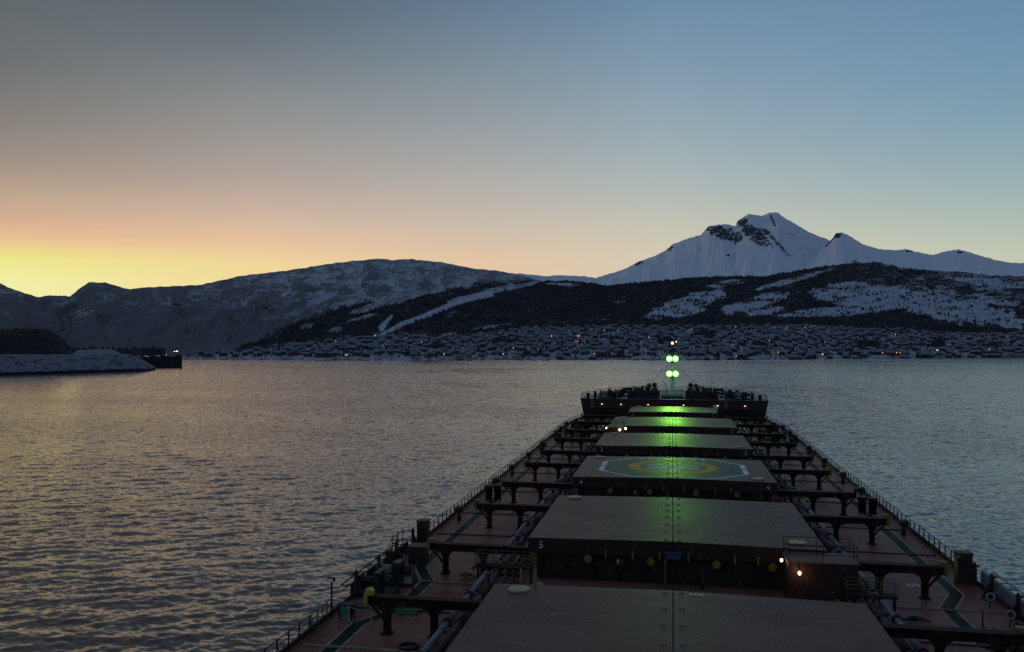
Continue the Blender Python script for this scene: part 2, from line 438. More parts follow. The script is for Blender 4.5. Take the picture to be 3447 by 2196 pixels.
def ground_z(X, Y):
    """height of the hillside (town and forest) at world points"""
    a = np.arctan2(X, Y); r = np.hypot(X, Y)
    ci = np.clip((a - AZ[0]) / (AZ[1] - AZ[0]), 0, NC - 2.001); j = ci.astype(int); f = ci - j
    out = np.zeros(len(X))
    for k in range(len(X)):
        c0 = RR[:, j[k]]; z0 = np.interp(r[k], c0, ZZ[:, j[k]]); z1 = np.interp(r[k], RR[:, j[k] + 1], ZZ[:, j[k] + 1])
        out[k] = z0 * (1 - f[k]) + z1 * f[k]
    return out

# ------------------------------------------------------------------ snow mountains far behind
def mountain(name, crest, foot_y, rf, rc, nc, nr, rocks, gully, seed, label, side=None, drop=600):
    c = np.array(crest, float); a, tn = ray(c[:, 0], c[:, 1])
    A = np.linspace(a[0], a[-1], nc); tcr = np.interp(A, a, tn)
    px = CX + FPX * np.tan(A + YAW)
    tcr = tcr + 0.0010 * fbm(px / 16.0 + seed, px * 0 + seed, 5, 0.6)
    zc = CAMZ + tcr * rc; zf = CAMZ + ray(px, foot_y + 0 * px)[1] * rf
    q = (np.linspace(0, 1, nr) ** 0.9)[:, None]; qb = np.linspace(0, 1, 11)[1:, None]
    Rr = np.concatenate([rf + (rc - rf) * q, rc + 2500 * qb]) + 0 * zc
    Z = np.concatenate([zf + (zc - zf) * q ** 1.25, zc - drop * qb])
    Q = np.concatenate([q, 1 + qb]) + 0 * zc
    Aa = np.broadcast_to(A, Rr.shape)
    X, Y = Rr * np.sin(Aa), Rr * np.cos(Aa)
    px_, py_ = seen(X, Y, Z)
    w = sstep(0.0, 0.15, Q) * (1 - 0.95 * sstep(0.8, 0.995, Q))
    g = fbm((px_ * 0.9 + py_ * 0.42) / 60.0 + seed, (-px_ * 0.42 + py_ * 0.9) / 150.0, 5, 0.55, ridged=True)
    Z = Z + w * gully * (0.45 * fbm(X / 520.0 + seed, Y / 700.0 + seed, 6, 0.6, ridged=True) * sstep(0.3, 0.8, Q) + 0.22 * g + 1.2 * fbm(X / 1100.0 + seed, Y / 1100.0, 6, 0.55))
    lim = CAMZ + Rr * (tcr - 0.0018 * (1 - np.clip(Q, 0, 1)))
    Z = np.where(Q < 1, np.minimum(Z, lim), Z)
    px_, py_ = seen(X, Y, Z)
    wz = 0.9 * fbm(px_ / 22.0 + seed, py_ / 22.0, 5, 0.65)
    ro = ell(px_, py_, rocks[0], wz)
    for pts, w0, w1 in rocks[1]: ro = np.maximum(ro, pline(px_, py_, pts, w0, w1, wz))
    gx = np.gradient(Z, axis=1); rough = np.abs(gx - 0.5 * (np.roll(gx, 6, 1) + np.roll(gx, -6, 1)))
    rough = rough / (np.percentile(rough, 97) + 1e-6)
    ro = 0.60 * ro + 0.46 * fbm(px_ / 11.0, py_ / 8.0, 5, 0.65) * sstep(0.45, 0.95, Q) + 0.16 * np.clip(rough, 0, 1) * sstep(0.4, 0.9, Q)
    so = 0.12 + 0.25 * fbm(px_ / 50.0, py_ / 30.0, 5)
    me = grid_mesh(name, np.stack([X, Y, Z], -1))
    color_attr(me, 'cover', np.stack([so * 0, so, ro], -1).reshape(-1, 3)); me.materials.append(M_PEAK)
    return tag(link(name, me), label, 'mountain', kind='structure')
mountain('snow_mountain', [(1640,945),(1700,931),(1745,920),(1842,931),(1872,926),(1966,931),(2004,937),(2036,927),(2108,905),(2150,881),(2200,864),(2240,845),(2264,824),(2310,806),(2360,791),(2384,764),(2412,758),
 (2444,755),(2475,763),(2481,746),(2500,734),(2517,722),(2529,722),(2565,728),(2589,717),(2619,716),(2631,728),(2667,749),(2715,779),(2757,797),(2796,812),(2850,840),(2920,880)],
 990, 4300, 8600, 620, 150,
 ([(2433,786,52,24,18),(2484,800,16,28,10),(2500,748,22,14,-30),(2667,792,13,7,20),(2387,772,14,8,0),(2253,836,16,9,-30),(2540,790,60,26,35),(2150,886,16,6,-30),(2450,860,9,7,0)],
  [([(2565,770),(2600,800),(2655,862)], 8, 7), ([(2595,728),(2608,760)], 5, 5), ([(2530,760),(2575,800),(2600,830)], 6, 4)]),
 120, 3.7, 'tall pale snow mountain with rocky double summit behind the forest hill')
mountain('snow_ridge', [(2660,925),(2685,908),(2740,860),(2780,824),(2796,810),(2805,800),(2814,785),(2832,783),(2853,791),(2907,824),(2961,839),(3021,842),(3051,839),(3081,847),(3141,859),(3178,848),(3226,841),
 (3250,847),(3292,860),(3352,877),(3400,886),(3447,887),(3560,880),(3800,905)], 980, 3900, 6900, 460, 120,
 ([(2818,794,14,11,-20),(2880,880,10,6,0),(3230,850,12,4,0),(3060,846,14,4,0)], [([(2805,800),(2780,830)], 4, 3)]),
 70, 9.1, 'snowy shoulder ridge with small pointed peak right of the summit')

# ------------------------------------------------------------------ left shore: stone bank, wooded knoll, quay
def bank():
    base = [(-900,1282),(-400,1271),(0,1263),(160,1259),(330,1253),(440,1250),(523,1247.5)]
    bx, by = np.array(base, float).T
    s = np.linspace(0, 1, 260); x = np.interp(s, np.linspace(0, 1, len(bx)), bx); y = np.interp(s, np.linspace(0, 1, len(bx)), by)
    a, tn = ray(x, y); r = CAMZ / -tn
    top = np.interp(x, [-900, 0, 430, 470, 523], [18.0, 17.6, 16.2, 12.0, 2.0])
    rows = []
    prof = [(-4, -3), (0, 0), (1.5, 0.12), (7, 0.36), (13, 0.62), (19, 0.86), (24, 1.0), (30, 1.02), (70, 1.0), (110, 0.98), (140, 0.3)]
    pd_, ph_ = np.array(prof, float).T
    d = np.concatenate([np.linspace(-4, 30, 48), np.linspace(34, 140, 14)])
    D, T = np.meshgrid(d, np.arange(len(s)), indexing='ij')
    Rr = r[T] + D * np.interp(x, [-900, 400, 523], [1, 1, 0.4])[T]
    H = np.interp(D, pd_, ph_) * top[T]
    X, Y = Rr * np.sin(a)[T], Rr * np.cos(a)[T]
    n = fbm(X / 9.0, Y / 9.0, 5, 0.6)
    H = H + n * 1.4 * ((D > 0) & (D < 26)) * np.clip(H / 8, 0, 1)
    px, py = seen(X, Y, H)
    rock = 0.34 + 0.6 * fbm(px / 16.0, py / 8.0, 5, 0.6) + 0.9 * (1 - sstep(0.8, 3.0, H))
    rock = np.where(D > 26, 0.05, rock)
    sc = 0.35 + 0.5 * fbm(px / 30.0, py / 14.0, 4)
    me = grid_mesh('embankment', np.stack([X, Y, H], -1))
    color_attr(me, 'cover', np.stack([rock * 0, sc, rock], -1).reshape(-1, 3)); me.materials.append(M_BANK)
    tag(link('embankment', me), 'snow dusted stone embankment along the water at left', 'embankment', kind='structure')
bank()
def knoll(name, crest, rf, rc, cover, label, nc=150, nr=40, fz=15.0):
    c = np.array(crest, float); a, tn = ray(c[:, 0], c[:, 1]); A = np.linspace(a[0], a[-1], nc)
    zc = CAMZ + np.interp(A, a, tn) * rc
    q = np.linspace(0, 1, nr)[:, None]; qb = np.linspace(0, 1, 9)[1:, None]
    Rr = np.concatenate([rf + (rc - rf) * q, rc + 120 * qb]) + 0 * zc
    Z = np.concatenate([fz + (zc - fz) * np.sin(q * math.pi / 2), zc + (4 - zc) * qb ** 1.5])
    Aa = np.broadcast_to(A, Rr.shape); X, Y = Rr * np.sin(Aa), Rr * np.cos(Aa)
    Z = Z + 0.8 * fbm(X / 14.0, Y / 14.0, 4)
    me = grid_mesh(name, np.stack([X, Y, Z], -1))
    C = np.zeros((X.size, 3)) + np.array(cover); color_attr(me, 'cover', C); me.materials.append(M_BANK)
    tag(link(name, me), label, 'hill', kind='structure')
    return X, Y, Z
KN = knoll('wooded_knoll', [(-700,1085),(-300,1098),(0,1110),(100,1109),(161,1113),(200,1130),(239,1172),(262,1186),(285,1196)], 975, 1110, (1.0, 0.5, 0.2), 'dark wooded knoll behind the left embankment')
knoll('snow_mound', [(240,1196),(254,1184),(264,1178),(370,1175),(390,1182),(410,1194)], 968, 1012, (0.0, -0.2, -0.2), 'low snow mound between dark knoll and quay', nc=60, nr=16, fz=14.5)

M_CONC = paint('quay_concrete', (0.035, 0.033, 0.034), 0.85, 0.4, 0.15, fine=1.5, bump=0)
M_DARKSTEEL = paint('dark_steel', (0.04, 0.035, 0.035), 0.8, 0.3, 0.4, rust=0.3, bump=0, spec=0.2)
M_WARM = glow('warm_lamp', (1.0, 0.62, 0.28), 7)
M_WHITE = glow('white_lamp', (1.0, 0.80, 0.55), 1.6)
M_LITWIN = glow('lit_window', (1.0, 0.50, 0.18), 1.1)
def quay():
    a0, a1 = ray(455, 1236)[0], ray(613, 1236)[0]
    r = 1068.0
    root = empty('quay', (r * math.sin(a1), r * math.cos(a1), 0))
    tag(root, 'dark concrete quay with small lamps past the stone embankment', 'quay')
    u = Vector((math.sin(a0) * r - math.sin(a1) * r, math.cos(a0) * r - math.cos(a1) * r, 0)); L = u.length; u.normalize()
    n = Vector((-u.y, u.x, 0));  n = n if n.y > 0 else -n
    rz = math.atan2(u.y, u.x)
    def loc(mb, name, mat, par): 
        return mb.build(name, mat, par, rz=rz if par is root else 0)
    s = -1 if Vector((-math.sin(rz), math.cos(rz), 0)).dot(n) < 0 else 1
    def B(mb, x0, x1, y0, y1, z0, z1): mb.box(x0, x1, min(s*y0, s*y1), max(s*y0, s*y1), z0, z1)
    m = MB(); B(m, 0, L, 0, 40, -3, 11.2)
    wall = loc(m, 'wall', M_CONC, root)
    k = 0
    while k * 6.2 + 1 < L:
        m = MB(); B(m, k * 6.2 + 1, k * 6.2 + 1.7, -0.5, -0.003, -1, 10.6); m.build('fender', M_DARKSTEEL, wall); k += 1
    m = MB(); B(m, -0.4, L, -0.5, 40, 11.203, 11.9); loc(m, 'coping', M_CONC, root)
    m = MB(); B(m, 1, 7, 4, 9, 11.903, 14.2); loc(m, 'shed', M_DARKSTEEL, root)
    m = MB(); B(m, 14, 34, 12, 17, 11.903, 12.9); loc(m, 'low_building', M_DARKSTEEL, root)
    for (x, h, mt, w) in [(5.5, 18.2, M_WARM, 0.9), (8.2, 18.0, M_WARM, 0.55), (17, 14.0, M_WARM, 0.35), (25, 12.7, M_WHITE, 0.35), (27.5, 13.2, M_WHITE, 0.3), (37, 12.6, M_WHITE, 0.35), (39, 12.9, M_WARM, 0.25), (47, 13.0, M_WHITE, 0.3)]:
        m = MB(); m.tube((x, s * 2, 11.9), (x, s * 2, h - w * 0.5), 0.12); p = loc(m, 'lamp_post', M_DARKSTEEL, root)
        m = MB(); m.lathe((x, s * 2, h), [(0.02, -w * 0.5), (w * 0.8, -w * 0.2), (w, 0.05), (w * 0.6, w * 0.4)], 8); m.build('lamp_head', mt, p)
quay()

# ------------------------------------------------------------------ town houses
M_ROOF, t_, b_ = new_mat('snowy_roof')
nz_ = noise_node(t_, 0.5, 3)
t_.links.new(mixc(t_, nz_.outputs[0], (0.13, 0.147, 0.172), (0.26, 0.29, 0.33)), b_.inputs['Base Color']); b_.inputs['Roughness'].default_value = 0.9
WALLS = [paint('house_wall_' + n, c, 0.8, 0.2, 0.3, bump=0) for n, c in
         [('red', (0.085, 0.034, 0.03)), ('ochre', (0.10, 0.075, 0.055)), ('white', (0.17, 0.18, 0.19)), ('brown', (0.07, 0.055, 0.05)), ('slate', (0.07, 0.08, 0.09)), ('dark', (0.045, 0.046, 0.05))]]
def house_mesh(name, L, W, H, rise, wall, wing=0):
    m = MB()
    m.cur = 0; m.box(-L/2, L/2, -W/2, W/2, -3, H)
    m.add([(-L/2, -W/2, H), (-L/2, W/2, H), (-L/2, 0, H + rise), (L/2, -W/2, H), (L/2, W/2, H), (L/2, 0, H + rise)], [(0, 1, 2), (3, 5, 4)])
    if wing: m.box(L*0.1, L*0.42, -W/2 - wing, -W/2 - 0.003, -3, H * 0.8)
    m.cur = 1; o = 0.6; th = 0.35
    for s in (-1, 1):
        a = [(-L/2 - o, s * (W/2 + o), H - rise * o / (W/2)), (L/2 + o, s * (W/2 + o), H - rise * o / (W/2)), (L/2 + o, 0, H + rise + 0.01), (-L/2 - o, 0, H + rise + 0.01)]
        b = [(p[0], p[1], p[2] + th) for p in a]
        m.add(a + b, [(0, 1, 2, 3), (4, 5, 6, 7), (0, 1, 5, 4), (1, 2, 6, 5), (2, 3, 7, 6), (3, 0, 4, 7)])
    if wing: m.box(L*0.08, L*0.44, -W/2 - wing - 0.4, -W/2 - 0.01, H * 0.8 + 0.003, H * 0.8 + 0.5)
    m.cur = 0; m.box(L*0.15, L*0.15 + 0.9, -0.45, 0.45, H + rise * 0.6, H + rise + 1.2)
    return m.mesh(name, wall, M_ROOF)
SPEC = [(9, 7, 4.6, 2.2, 0), (11, 7, 5.2, 2.4, 2.5), (8, 6.5, 5.6, 2.5, 0), (14, 7.5, 4.2, 1.9, 3), (20, 9, 6.2, 2.0, 0), (10, 7.5, 3.4, 1.9, 2)]
HM = []
for i, sp in enumerate(SPEC):
    for j, wmat in enumerate(WALLS):
        HM.append(house_mesh('house', *sp[:4], wmat, sp[4]))
cand = []
row = 0
rr_ = 8.0
while rr_ < 640:
    az_ = AZ[0] + 0.2; 
    a = ray(545, 1200)[0] + random.uniform(0, 0.01); amax = ray(3540, 1200)[0]
    while a < amax:
        k = np.interp(a, AZ, np.arange(NC)); i0 = int(k)
        rs, rt = r_sh[i0], r_tw[i0]
        r = rs + rr_ + random.uniform(-9, 9)
        a += (random.uniform(18, 36) if random.random() < 0.82 else random.uniform(40, 90)) / r
        if r > rt + 14 or r < rs + 11: continue
        cand.append((r, a))
    rr_ += random.uniform(13, 19) + rr_ * 0.010
ca = np.array(cand)
hx, hy = ca[:, 0] * np.sin(ca[:, 1]), ca[:, 0] * np.cos(ca[:, 1])
hz = ground_z(hx, hy); hpx, hpy = seen(hx, hy, hz)
ok = (grove_v := ell(hpx, hpy, GROVE, 0)) < 0.4
ok &= np.array([random.random() < 0.93 for _ in hx])
G_OPEN = fbm(hpx / 90.0, hpy / 20.0, 3) > -0.42
ok &= G_OPEN
ok &= np.array([random.random() < (0.30 + 0.70 * float(sstep(620, 1050, q))) for q in hpx])
hx, hy, hz, hpx, hpy, hr = [v[ok] for v in (hx, hy, hz, hpx, hpy, ca[:, 0])]
order = np.argsort(hr)
LIT = [(1175,1202,3),(1294,1168,2),(1278,1134,2),(1790,1100,1),(1940,1135,3),(1850,1138,1),(2060,1120,1),(2320,1115,1),(2485,1107,2),(2542,1128,1),(2633,1183,3),(2764,1156,1),(2440,1135,1),
 (1690,1195,2),(1735,1170,1),(1910,1175,1),(1950,1150,1),(2345,1186,1),(2480,1200,1),(2710,1108,1),(2560,1150,1),(2860,1176,2),(3020,1138,1),(3225,1157,1),(3160,1176,2),(3330,1174,1),(1430,1160,1),(1475,1178,1),(1500,1205,1),(1130,1160,1),
 (1640,1150,1),(1800,1190,1),(2010,1196,1),(2180,1140,1),(2420,1168,1),(2600,1160,1),(2770,1198,1),(2110,1160,1)]
lit = {}
for x, y, n in LIT:
    k = int(np.argmin(np.hypot(hpx - x, (hpy - y) * 2))); lit[k] = n
indiv = set(order[:300]) | set(lit)
others_v = MB()
M_STUFFW = WALLS[5]
M_SIGN = glow('red_lamp', (1.0, 0.18, 0.06), 2.0)
stuff_m = MB(); 
for k in range(len(hx)):
    v = random.choices(range(6), [5, 4, 3, 2, 1.0, 3])[0]; c = random.choices(range(6), [2, 2, 1.6, 3, 3, 4])[0]
    rz = -math.atan2(hx[k], hy[k]) + random.gauss(0, 0.35) + (math.pi / 2 if random.random() < 0.12 else 0)
    if k in indiv:
        o = link('house', HM[v * 6 + c], None, (hx[k], hy[k], hz[k]), rz)
        if k in lit:
            L, W, H = SPEC[v][:3]
            n = lit[k]
            for q in range(n):
                m = MB(); m.box(-L*0.36 + q * L * 0.24, -L*0.36 + q * L * 0.24 + 1.5, -W/2 - 0.06, -W/2 - 0.012, 1.6, 3.2)
                m.build('window', random.choice([M_LITWIN, M_LITWIN, M_LITWIN, M_WHITE]) if n < 3 else M_LITWIN, o)
            sp = 'by the shore' if hr[k] - 1400 < 90 else 'up the slope'
            if n == 3: tag(o, 'house with a row of brightly lit orange windows ' + sp, 'house', 'brightly lit houses of the town')
            else: tag(o, 'dark house with snowy roof and lit window in the town ' + sp, 'house', 'town houses with a lit window ' + sp)
        else:
            big = v == 4
            wc = ['dark red', 'ochre', 'pale grey', 'brown', 'slate grey', 'near black'][c]
            tag(o, ('long %s block' if big else ('low wide %s house' if v in (3, 5) else 'small %s house')) % wc + ' with snowy roof, unlit, near the far shore', 'house',
                wc + (' long blocks' if big else (' low wide houses' if v in (3, 5) else ' small houses')) + ' near the far shore')
    else:
        me0 = HM[v * 6 + c]; ca_, sa_ = math.cos(rz), math.sin(rz)
        vs = [(hx[k] + p.co.x * ca_ - p.co.y * sa_, hy[k] + p.co.x * sa_ + p.co.y * ca_, hz[k] + p.co.z) for p in me0.vertices]
        kk = len(stuff_m.v); stuff_m.v += vs
        for p in me0.polygons:
            stuff_m.f.append([i + kk for i in p.vertices]); stuff_m.m.append(c if p.material_index == 0 else 6); stuff_m.sm.append(False)
so = stuff_m.build('distant_houses', WALLS + [M_ROOF])
tag(so, 'rows of tiny snow roofed houses higher up the far town', 'houses', kind='stuff')
# one long hall stands out by the shore on the right
def hall():
    a, tn = ray(2986, 1193); r = float(CAMZ / -ray(2986, 1206.5)[1]) + 42
    x, y = r * math.sin(a), r * math.cos(a); z = float(ground_z(np.array([x]), np.array([y]))[0])
    root = empty('long_hall', (x, y, z)); root.rotation_euler = (0, 0, -float(a))
    tag(root, 'long low hall with white roof and lit windows by the shore at right', 'hall')
    m = MB(); m.box(-29, 29, -7, 7, -4, 4.2); m.build('wall', WALLS[3], root)
    m = MB(); m.add([(-30, -8, 4.1), (30, -8, 4.1), (30, 0, 6.6), (-30, 0, 6.6), (30, 8, 4.1), (-30, 8, 4.1)], [(0, 1, 2, 3), (3, 2, 4, 5), (0, 3, 5), (1, 4, 2), (0, 5, 4, 1)]); m.build('roof', M_ROOF, root)
    for i in range(6):
        m = MB(); m.box(-8 + i * 5.5, -6.2 + i * 5.5, -7.06, -7.01, 1.5, 2.8); m.build('window', M_LITWIN, root)
hall()

# ------------------------------------------------------------------ forest: many small bare birches and spruces
M_TREE = paint('dark_birch_and_spruce', (0.034, 0.034, 0.038), 0.9, 0.5, 0.02, fine=0.2, bump=0)
def forest(name, XYZ, hts, label):
    n = len(XYZ)
    k = 5
    ang = np.linspace(0, 2 * np.pi, k, endpoint=False)
    V = np.zeros((n, 2 * k + 2, 3)); ph = rng.uniform(0, 6.28, n)[:, None]
    wd = hts * rng.uniform(0.17, 0.30, n)
    lean = rng.normal(0, 0.05, (n, 2)) * hts[:, None]
    for j, (hh, rr0) in enumerate([(0.12, 0.75), (0.45, 1.0)]):
        jit = rng.uniform(0.65, 1.3, (n, k))
        V[:, j*k:(j+1)*k, 0] = np.cos(ang + ph) * (wd * rr0)[:, None] * jit
        V[:, j*k:(j+1)*k, 1] = np.sin(ang + ph) * (wd * rr0)[:, None] * jit
        V[:, j*k:(j+1)*k, 2] = (hh * hts)[:, None] * rng.uniform(0.85, 1.15, (n, k))
    V[:, 2*k, 2] = -0.5; V[:, 2*k+1, 2] = hts; V[:, 2*k+1, :2] = lean
    V += XYZ[:, None, :]
    f = []
    for i in range(k):
        j = (i + 1) % k
        f += [(i, j, k + j), (i, k + j, k + i), (k + i, k + j, 2*k+1), (j, i, 2*k)]
    F = (np.array(f)[None] + (np.arange(n) * (2*k+2))[:, None, None]).reshape(-1, 3)
    me = bpy.data.meshes.new(name)
    me.vertices.add(n * (2*k+2)); me.vertices.foreach_set('co', V.reshape(-1).astype(np.float32))
    me.loops.add(F.size); me.loops.foreach_set('vertex_index', F.ravel().astype(np.int32))
    me.polygons.add(len(F)); me.polygons.foreach_set('loop_start', np.arange(0, F.size, 3, dtype=np.int32))
    me.update(calc_edges=True); me.materials.append(M_TREE)
    tag(link(name, me), label, 'trees', kind='stuff')
def pick(n, prob):
    p = prob.ravel() / prob.sum(); return rng.choice(prob.size, n, p=p)
infr = (PX > -120) & (PX < 3560) & (qq < 1.0) & (PY > 850)
area = (RR * np.gradient(RR, axis=0))
pr = infr * np.clip(area, 0, None)
dens = pr * np.clip(FO - 0.35, 0, 1) ** 1.5 * (1 - intown)
edge = pr * np.where((FO < 0.5) & (clr > 0.3) & (PX > 1830), 1.0, 0.0) * sstep(-0.1, 0.5, wz2)
twn = intown * pr * (0.25 + FO) * (RR > r_sh + 12)
ids = np.concatenate([pick(21000, dens), pick(1900, edge), pick(5200, twn)])
ii, jj = np.unravel_index(ids, RR.shape)
rj = RR[ii, jj] + rng.uniform(-0.5, 0.5, len(ids)) * np.gradient(RR, axis=0)[ii, jj]
aj = AZ[jj] + rng.uniform(-0.5, 0.5, len(ids)) * (AZ[1] - AZ[0])
tx, ty = rj * np.sin(aj), rj * np.cos(aj)
tz = ground_z(tx, ty)
hts = rng.uniform(3.5, 7.5, len(ids)); hts[-5200:] = rng.uniform(2.5, 6.5, 5200)
forest('forest', np.stack([tx, ty, tz], 1), hts, 'dark bare birch forest and scattered spruces across the far hillside')
kx, ky, kz = [v[:, ] for v in KN]
idk = rng.integers(0, kx[:42].size, 900)
forest('knoll_trees', np.stack([kx[:42].ravel()[idk], ky[:42].ravel()[idk], kz[:42].ravel()[idk] - 1.0], 1), rng.uniform(2.0, 4.5, 900), 'low dark trees covering the knoll at the left edge')

# ------------------------------------------------------------------ water
def water():
    wr = 1.0045
    fine = np.arange(ray(-330, 1500)[0], ray(3780, 1500)[0], 0.0021)
    coarse = np.linspace(fine[-1], fine[0] + 2 * math.pi, 60)[1:-1]
    th = np.concatenate([fine, coarse, fine[:1] + 2 * math.pi])
    r = [8.0, 20.0, 40.0]
    while r[-1] < 75: r.append(r[-1] * 1.06)
    while r[-1] < 2600: r.append(r[-1] * wr)
    while r[-1] < 30000: r.append(r[-1] * 1.25)
    r = np.array(r)
    Rr, T = np.meshgrid(r, th, indexing='ij')
    X, Y = Rr * np.sin(T), Rr * np.cos(T)
    Z = np.zeros_like(X)
    sp = np.maximum(Rr * 0.0036, 0.26)
    wrng = np.random.default_rng(21)
    sub = (slice(None), slice(0, len(fine)))
    Xs, Ys, Zs, S = X[sub], Y[sub], Z[sub], sp[sub]
    for i in range(100):
        lam = 0.9 * (8.5 / 0.9) ** (wrng.uniform(0, 1) ** 1.15)
        d = R(164) + wrng.normal(0, 0.60) if lam < 5 else R(150) + wrng.normal(0, 0.40)
        k = 2 * math.pi / lam
        amp = 0.0062 * lam ** 0.86 * wrng.uniform(0.5, 1.4)
        amp *= 0.56 if lam > 3.2 else 0.98
        p = k * (Xs * math.sin(d) + Ys * math.cos(d)) + wrng.uniform(0, 6.28)
        Zs += amp * np.sin(p + 0.35 * np.sin(p)) * sstep(2.2, 4.2, lam / S)
    gust = 0.75 + 0.5 * fbm(Xs / 70.0, Ys / 45.0, 3)
    wpx, wpy = seen(Xs, Ys, 0 * Zs)
    wv = 0.5 * fbm(wpx / 60.0, wpy / 14.0, 4, 0.6)
    slick = 0.26 * pline(wpx, wpy, [(1380, 1216), (1480, 1228), (1600, 1246), (1720, 1275), (1830, 1315), (1900, 1350)], 5, 46, wv)
    slick = np.maximum(slick, 0.20 * ell(wpx, wpy, [(1560, 1290, 130, 22, 14), (1290, 1265, 160, 6, 0), (1750, 1240, 170, 5, 0), (900, 1238, 160, 5, 0)], wv))
    slick = np.maximum(slick, 0.80 * ell(wpx, wpy, [(1440, 1219, 80, 2.2, 0)], wv))
    Z[sub] = Zs * gust * (1 - 0.75 * slick)
    SL = np.zeros_like(X); SL[sub] = slick
    me = grid_mesh('fjord_water', np.stack([X, Y, Z], -1)[:, ::-1])
    color_attr(me, 'slick', np.stack([SL[:, ::-1].ravel(), sstep(140, 900, Rr)[:, ::-1].ravel()], 1))
    m, t, b = new_mat('fjord_water')
    b.inputs['Base Color'].default_value = (0.006, 0.008, 0.009, 1)
    b.inputs['IOR'].default_value = 1.85; b.inputs['Roughness'].default_value = 0.13
    g = N(t, 'ShaderNodeNewGeometry')
    # wavelets too small for the mesh tilt the surface; smooth slicks lie between rougher patches
    def wave(scale, stretch, amp, detail):
        n = noise_node(t, scale, detail, 0.6, stretch=stretch)
        v = N(t, 'ShaderNodeVectorMath', operation='SUBTRACT'); t.links.new(n.outputs['Color'], v.inputs[0]); v.inputs[1].default_value = (0.5, 0.5, 0.5)
        q = N(t, 'ShaderNodeVectorMath', operation='MULTIPLY'); t.links.new(v.outputs[0], q.inputs[0]); q.inputs[1].default_value = (amp * 0.7, amp, 0)
        return q.outputs[0]
    a1 = wave(1.9, (0.42, 1.0, 1), 0.9, 5)
    a2 = wave(0.30, (0.42, 1.0, 1), 0.30, 3)
    ad = N(t, 'ShaderNodeVectorMath', operation='ADD'); t.links.new(a1, ad.inputs[0]); t.links.new(a2, ad.inputs[1])
    # beyond the reach of the mesh waves the chop keeps its steeper lee faces, which look towards the ship
    va = N(t, 'ShaderNodeVertexColor', layer_name='slick')
    vs_ = N(t, 'ShaderNodeSeparateColor'); t.links.new(va.outputs[0], vs_.inputs[0])
    ch = noise_node(t, 0.42, 3, 0.6, stretch=(0.4, 1.0, 1))
    cv = math_node(t, 'ABSOLUTE', math_node(t, 'SUBTRACT', ch.outputs[0], 0.5))
    cv = math_node(t, 'MULTIPLY', math_node(t, 'MULTIPLY', cv, -0.9), vs_.outputs[1])
    cm = N(t, 'ShaderNodeCombineXYZ'); t.links.new(cv, cm.inputs[1])
    fs_ = N(t, 'ShaderNodeMapRange'); fs_.inputs[3].default_value = 1.0; fs_.inputs[4].default_value = 0.42; t.links.new(vs_.outputs[1], fs_.inputs[0])
    am = N(t, 'ShaderNodeVectorMath', operation='SCALE'); t.links.new(ad.outputs[0], am.inputs[0]); t.links.new(fs_.outputs[0], am.inputs['Scale']); ad = am
    ad2 = N(t, 'ShaderNodeVectorMath', operation='ADD'); t.links.new(ad.outputs[0], ad2.inputs[0]); t.links.new(cm.outputs[0], ad2.inputs[1]); ad = ad2
    sl = noise_node(t, 0.006, 4, 0.55, stretch=(0.45, 1.6, 1))
    slk = ramp(t, sl.outputs[0], [(0.35, 0.55), (0.52, 0.95), (0.7, 1.25)])
    slk = mixc(t, 1.0, slk, mixc(t, vs_.outputs[0], (1, 1, 1), (0.05, 0.05, 0.05)), 'MULTIPLY')
    sc_ = N(t, 'ShaderNodeVectorMath', operation='MULTIPLY'); t.links.new(ad.outputs[0], sc_.inputs[0]); t.links.new(slk, sc_.inputs[1])
    nm = N(t, 'ShaderNodeVectorMath', operation='ADD'); t.links.new(g.outputs['Normal'], nm.inputs[0]); t.links.new(sc_.outputs[0], nm.inputs[1])
    nn = N(t, 'ShaderNodeVectorMath', operation='NORMALIZE'); t.links.new(nm.outputs[0], nn.inputs[0])
    t.links.new(nn.outputs[0], b.inputs['Normal'])
    me.materials.append(m)
    tag(link('water', me), 'rippled fjord water reflecting the dusk sky', 'water', kind='structure')
water()
# ------------------------------------------------------------------ the ship
DZ, HZ, FZ = 15.0, 18.2, 19.3          # main deck, hatch tops, forecastle deck
M_DECK = paint('deck_oxide_red', (0.20, 0.086, 0.072), 0.42, streak=0.7, var=0.45, scale=0.22, rust=0.3, spec=0.5, ior=1.10, rustcol=(0.05, 0.033, 0.028), fine=3.0, bump=0.01)
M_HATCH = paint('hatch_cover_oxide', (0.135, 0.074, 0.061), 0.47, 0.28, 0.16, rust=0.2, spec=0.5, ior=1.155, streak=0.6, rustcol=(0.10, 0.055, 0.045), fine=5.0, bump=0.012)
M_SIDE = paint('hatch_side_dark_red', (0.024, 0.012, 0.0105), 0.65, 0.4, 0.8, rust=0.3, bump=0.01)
M_RED = paint('structure_dark_red', (0.034, 0.015, 0.013), 0.55, 0.4, 0.7, rust=0.3, bump=0.01)
M_BEAM = paint('track_beam_brown', (0.022, 0.0125, 0.0105), 0.6, 0.4, 0.9, ior=1.15, rust=0.35, bump=0.01)
M_PIPE = paint('galvanised_pipe', (0.20, 0.22, 0.24), 0.7, 0.25, 0.6, rust=0.15, spec=0.2, bump=0.005)
M_PIPED = paint('brown_pipe', (0.062, 0.042, 0.037), 0.8, 0.35, 0.6, rust=0.3, bump=0.005)
M_PIPER = paint('red_pipe', (0.13, 0.035, 0.03), 0.45, 0.35, 0.6, rust=0.2, bump=0.005)
M_WALK = paint('green_walkway', (0.008, 0.020, 0.014), 0.5, 0.5, 0.8, rust=0.2, ior=1.10, rustcol=(0.05, 0.04, 0.03), bump=0.005)
